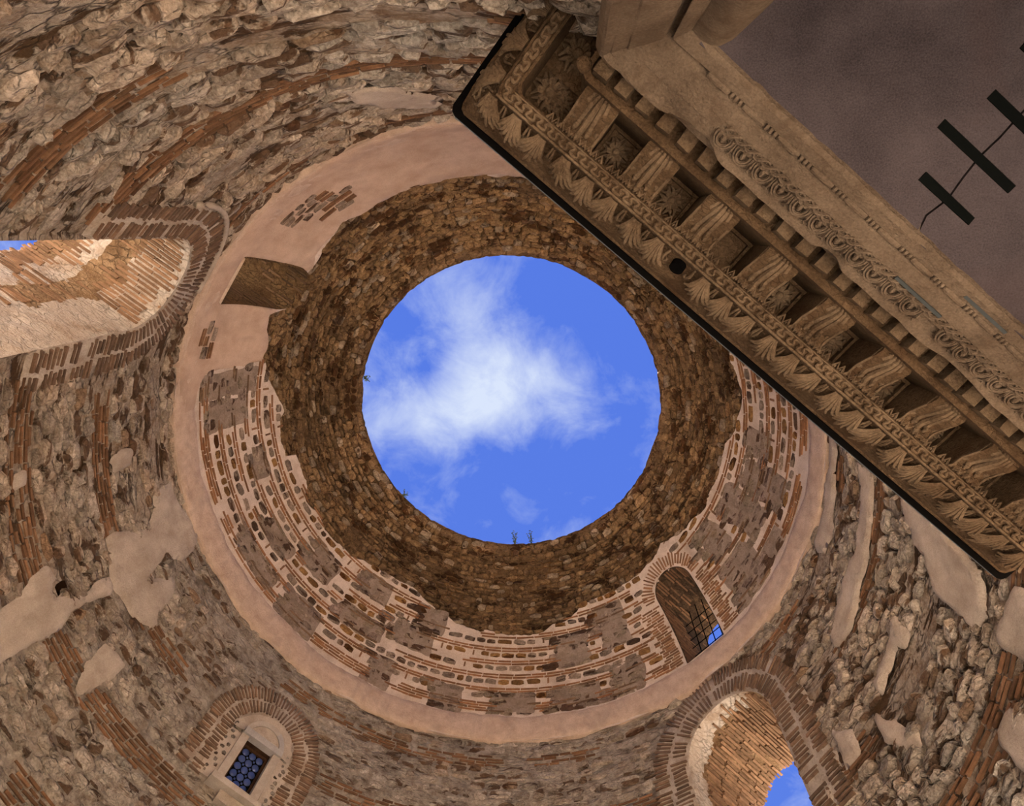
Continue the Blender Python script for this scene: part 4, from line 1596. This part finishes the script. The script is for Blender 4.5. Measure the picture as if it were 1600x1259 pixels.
# bead and reel
bead_me = MB().tube([(-.085, 0, 0), (-.078, 0, 0), (-.04, 0, 0), (.04, 0, 0), (.078, 0, 0), (.085, 0, 0)], [.009, .019, .023, .023, .019, .009], 8).mesh('bead', MT['lime_front'])
reel_me = MB().tube([(-.013, 0, 0), (-.008, 0, 0), (.008, 0, 0), (.013, 0, 0)], [.011, .023, .023, .011], 8).mesh('reel', MT['lime_front'])
t = 0.12
while t < 3.85:
    dobj('bead', bead_me, D(t, 1.146, HS + .082), Ra, sc=S)
    for k in range(3):
        dobj('reel', reel_me, D(t + .103 + k * .031, 1.146, HS + .082), Ra, sc=S)
    t += .268
# dentils
dn = [MB().box((0, 0, 0), (.105, .145, .13), jit=.007).mesh('dentil', MT['relief']) for _ in range(4)]
t = CL + 0.02
while t < CR + .05:
    dobj('dentil', dn[int(RNG.integers(4))], D(t, 0.945 - .005, 4.555), None, sc=S)
    t += .177
dobj('corner_ball', MB().ell((0, 0, 0), (.055, .055, .06), 10, 7).mesh('corner_ball', MT['lime'], True), D(CL - .11, .86, 4.55), None, sc=S)

# modillions (leaf brackets) and coffers with rosettes
mprof = [(.10, 4.63), (.13, 4.615), (.18, 4.64), (.24, 4.70), (.30, 4.755), (.345, 4.765), (.375, 4.745), (.398, 4.76), (.402, 4.80), (.402, 5.08), (.10, 5.08)]
mb = MB()
V, F = [], []
m_ = len(mprof)
for xw in (-.135, .135):
    for p_, h in mprof:
        V.append((xw * S, p_ * S, (h - 4.8) * S))
F = [tuple(range(m_)), tuple(range(2 * m_ - 1, m_ - 1, -1))] + [(i, (i + 1) % m_, m_ + (i + 1) % m_, m_ + i) for i in range(m_)]
mb.add(V, F)
mod_me = mb.mesh('modillion', MT['lime'])
leaf = MB()
for j in (-3.6, -1.8, 0, 1.8, 3.6):
    x0, x1 = j * .014, j * .031
    P = []
    for p_, h in mprof[0:8]:
        f = (p_ - .10) / .3
        ln = 1 - abs(j) * 0.09
        pp_ = .10 + (p_ - .10) * ln
        P.append(((x0 + (x1 - x0) * f ** .8) * S, pp_ * S, (h - 4.8 - .012 + .014 * abs(j) / 4) * S))
    leaf.tube(P, [.010, .018, .024, .027, .026, .024, .022, .012], 6)
for sx in (-1, 1):
    leaf.tube([(sx * .13 * S, .11 * S, -.15 * S), (sx * .13 * S, .2 * S, -.13 * S), (sx * .13 * S, .3 * S, -.05 * S), (sx * .13 * S, .4 * S, -.035 * S)], .012, 5)
leaf_me = leaf.mesh('bracket_leaf', MT['relief'])
ros = MB()
for k in range(8):
    a = 2 * math.pi * k / 8
    d_ = np.array([math.cos(a), math.sin(a), 0])
    e_ = np.array([-math.sin(a), math.cos(a), 0])
    for sg in (-1, 1):
        ros.tube([d_ * .025 + [0, 0, .02], d_ * .065 + e_ * .020 * sg + [0, 0, .055], d_ * .108 + e_ * .010 * sg + [0, 0, .02]], [.012, .016, .006], 5)
ros.ell((0, 0, .04), (.032, .032, .032), 8, 5)
ros_me = ros.mesh('rosette', MT['relief'])
cof = MB()
for (c, s) in [((0, .13, .03), (.27, .022, .06)), ((0, -.13, .03), (.27, .022, .06)), ((.12, 0, .03), (.022, .26, .06)), ((-.12, 0, .03), (.022, .26, .06))]:
    cof.box(c, s, jit=.003)
cof_me = cof.mesh('coffer_frame', MT['lime'])
for k in range(-1, 10):
    t = -.39 + .552 * k
    if -0.6 < t < CR + .35:
        c = D(t, .9, 4.8)
        if k >= 0:
            mo = dobj('modillion', mod_me, c)
            lf = bpy.data.objects.new('bracket_leaf', leaf_me)
            COL.objects.link(lf)
            lf.parent = mo
    tcf = t + .276
    if tcf < CR + .4:
        cf = dobj('coffer_frame', cof_me, D(tcf, .9 - .252, 5.075), Rd, sc=S)
        if k not in (2,):
            rs_ = bpy.data.objects.new('rosette', ros_me)
            COL.objects.link(rs_)
            rs_.parent = cf
# corner coffer ornament on the left return
for (tt_, nn_) in ((CL - .25, .66), (CL - .25, .98)):
    dobj('rosette', ros_me, D(tt_, nn_, 5.075), Rd, sc=S * 1.3)

# running scroll band and leaf zigzag under the corona
mb = MB()
P = []
for a in np.linspace(0, 1, 22):
    ang = a * 2.0 * math.pi
    P.append((-.05 + .10 * a + .018 * math.sin(ang * 2), .027 * math.cos(ang), .012 + .010 * math.sin(ang)))
mb.tube(P, .0125, 6)
mb.ell((-.022, .0, .002), (.010, .010, .010), 6, 4)
scr_me = mb.mesh('scroll_link', MT['relief'])
zz = MB()
zz.tube([(-.05, -.024, .008), (-.025, .024, .016), (0, -.024, .008), (.025, .024, .016), (.05, -.024, .008)], .0105, 5)
zz.ell((-.025, -.012, 0), (.008, .012, .01), 6, 4)
zz.ell((.025, -.012, 0), (.008, .012, .01), 6, 4)
zz_me = zz.mesh('leaf_zigzag', MT['relief'])
t = CL - .42
while t < CR + .42:
    dobj('scroll_link', scr_me, D(t, .9 - .464, 4.80), Rd, sc=S)
    t += .10
for k in range(0, 9):
    tb = -.39 + .552 * k
    for j in range(5):
        dobj('leaf_zigzag', zz_me, D(tb - .2 + j * .10, .9 - .385, 4.768 if abs(j - 2) < 2 else 4.79), Rd, sc=S)
MB().tube(D(np.linspace(CL - .40, CR + .40, 30), .9 - .424, 4.782), .007, 5).obj('thin_fillet', MT['relief'], DOOR)

# acanthus leaves on the cyma
uc = YU(.20, .27)
Rc = np.stack([np.array([-1.0, 0, 0]), uc, np.cross([-1.0, 0, 0], uc)], 1)
leafs = []
for var in range(3):
    mb = MB()
    lean = (-.05, .0, .05)[var]
    for j in range(-3, 4):
        tipx = j * .042 + lean
        ln = .27 - abs(j) * .034 + RNG.uniform(-.015, .015)
        P = []
        for f in np.linspace(0, 1, 6):
            P.append((j * .010 + (tipx - j * .010) * f ** 1.3 + (.02 * math.copysign(1, j) * (f > .9) if j else 0), .005 + ln * f, .016 + .042 * math.sin(f * math.pi * .8) + (.012 * f * f)))
        mb.tube(P, [.012, .016, .020, .021, .018, .009], 5)
    mb.tube([(-.11, .02, .01), (-.10, .10, .025), (-.12, .15, .02), (-.145, .13, .022), (-.135, .105, .025)], [.008, .012, .012, .010, .006], 5)
    mb.tube([(.11, .02, .01), (.10, .10, .025), (.12, .15, .02), (.145, .13, .022), (.135, .105, .025)], [.008, .012, .012, .010, .006], 5)
    leafs.append(mb.mesh('acanthus_leaf', MT['relief']))
t = CL - .52
k = 0
while t < CR + .6:
    if abs(t - .775) > .13:
        dobj('acanthus_leaf', leafs[k % 3], D(t, .9 - .515, 4.822), Rc, sc=S * .95)
    t += .225
    k += 1
# left return leaves
Rz = np.array([[0, -1, 0], [1, 0, 0], [0, 0, 1.0]])
for j in range(3):
    dobj('acanthus_leaf', leafs[j], D(CL - .525, .50 + j * .26, 4.835), Rz @ Rc, sc=S)
for j in range(6):
    dobj('scroll_link', scr_me, D(CL - .464, .50 + j * .10, 4.80), Rz @ Rd, sc=S)
MB().tube(D(np.linspace(CL - .50, CR + .50, 30), .9 - .513, 4.785), .012, 6).obj('leaf_stem', MT['relief'], DOOR)

# small fittings
dobj('black_round_cap', MB().tube([(0, 0, -.05), (0, 0, .045)], .062, 20, flat=(0.0, 1.0, 0.0)).mesh('black_round_cap', MT['lead']), D(.775, .325, 4.895), Rc)
for (a, b, n0, n1, q0) in [(1.70, 2.08, 1.052, 1.045, .178), (2.02, 2.36, 1.178, 1.186, .035)]:
    c = D((a + b) / 2, (n0 + n1) / 2 - .012, HS + q0)
    dobj('metal_strip', MB().box((0, 0, 0), ((b - a) * S, .022, .012)).mesh('metal_strip', MT['strip']), c, Ra)
# ------------------------------------------------------------------ weeds on the rim
WEEDS = [(87.3, .40, 5, 'taller twiggy weed at the foot of the sky opening, left of its pair'), (80.7, .36, 4, 'bent weed at the foot of the sky opening, right of its pair'),
         (-169.0, .16, 6, 'tiny tuft of weed on the left edge of the sky opening'), (138.7, .18, 4, 'tiny weed sprig on the lower left edge of the sky opening')]
for th, hgt, nb_, lab in WEEDS:
    p = surf(th, VEND - .01)
    root = empty('rim_weed', Matrix.Translation(Vector(p)))
    tag(root, lab, 'weed', 'weeds growing on the rim of the dome')
    inw = np.array([-math.cos(rad(th)), -math.sin(rad(th)), 0])
    sid = np.array([-inw[1], inw[0], 0])
    for k in range(nb_):
        L = hgt * RNG.uniform(.55, 1.0)
        b_ = sid * RNG.uniform(-.10, .10)
        P = [b_ * f + inw * (L * .75 * f) + np.array([0, 0, L * .55 * f]) + sid * RNG.normal(0, .012) for f in np.linspace(0, 1, 6)]
        mb = MB().tube(P, np.linspace(.012, .004, 6), 5)
        o = mb.obj('stem', MT['plant'], root)
        lf = MB()
        for q in range(6):
            c = P[1 + q % 5]
            lf.ell(c + sid * RNG.normal(0, .025) + inw * RNG.normal(0, .02), (.020, .012, .008), 6, 4)
        lf.obj('leaves', MT['plant'], root)
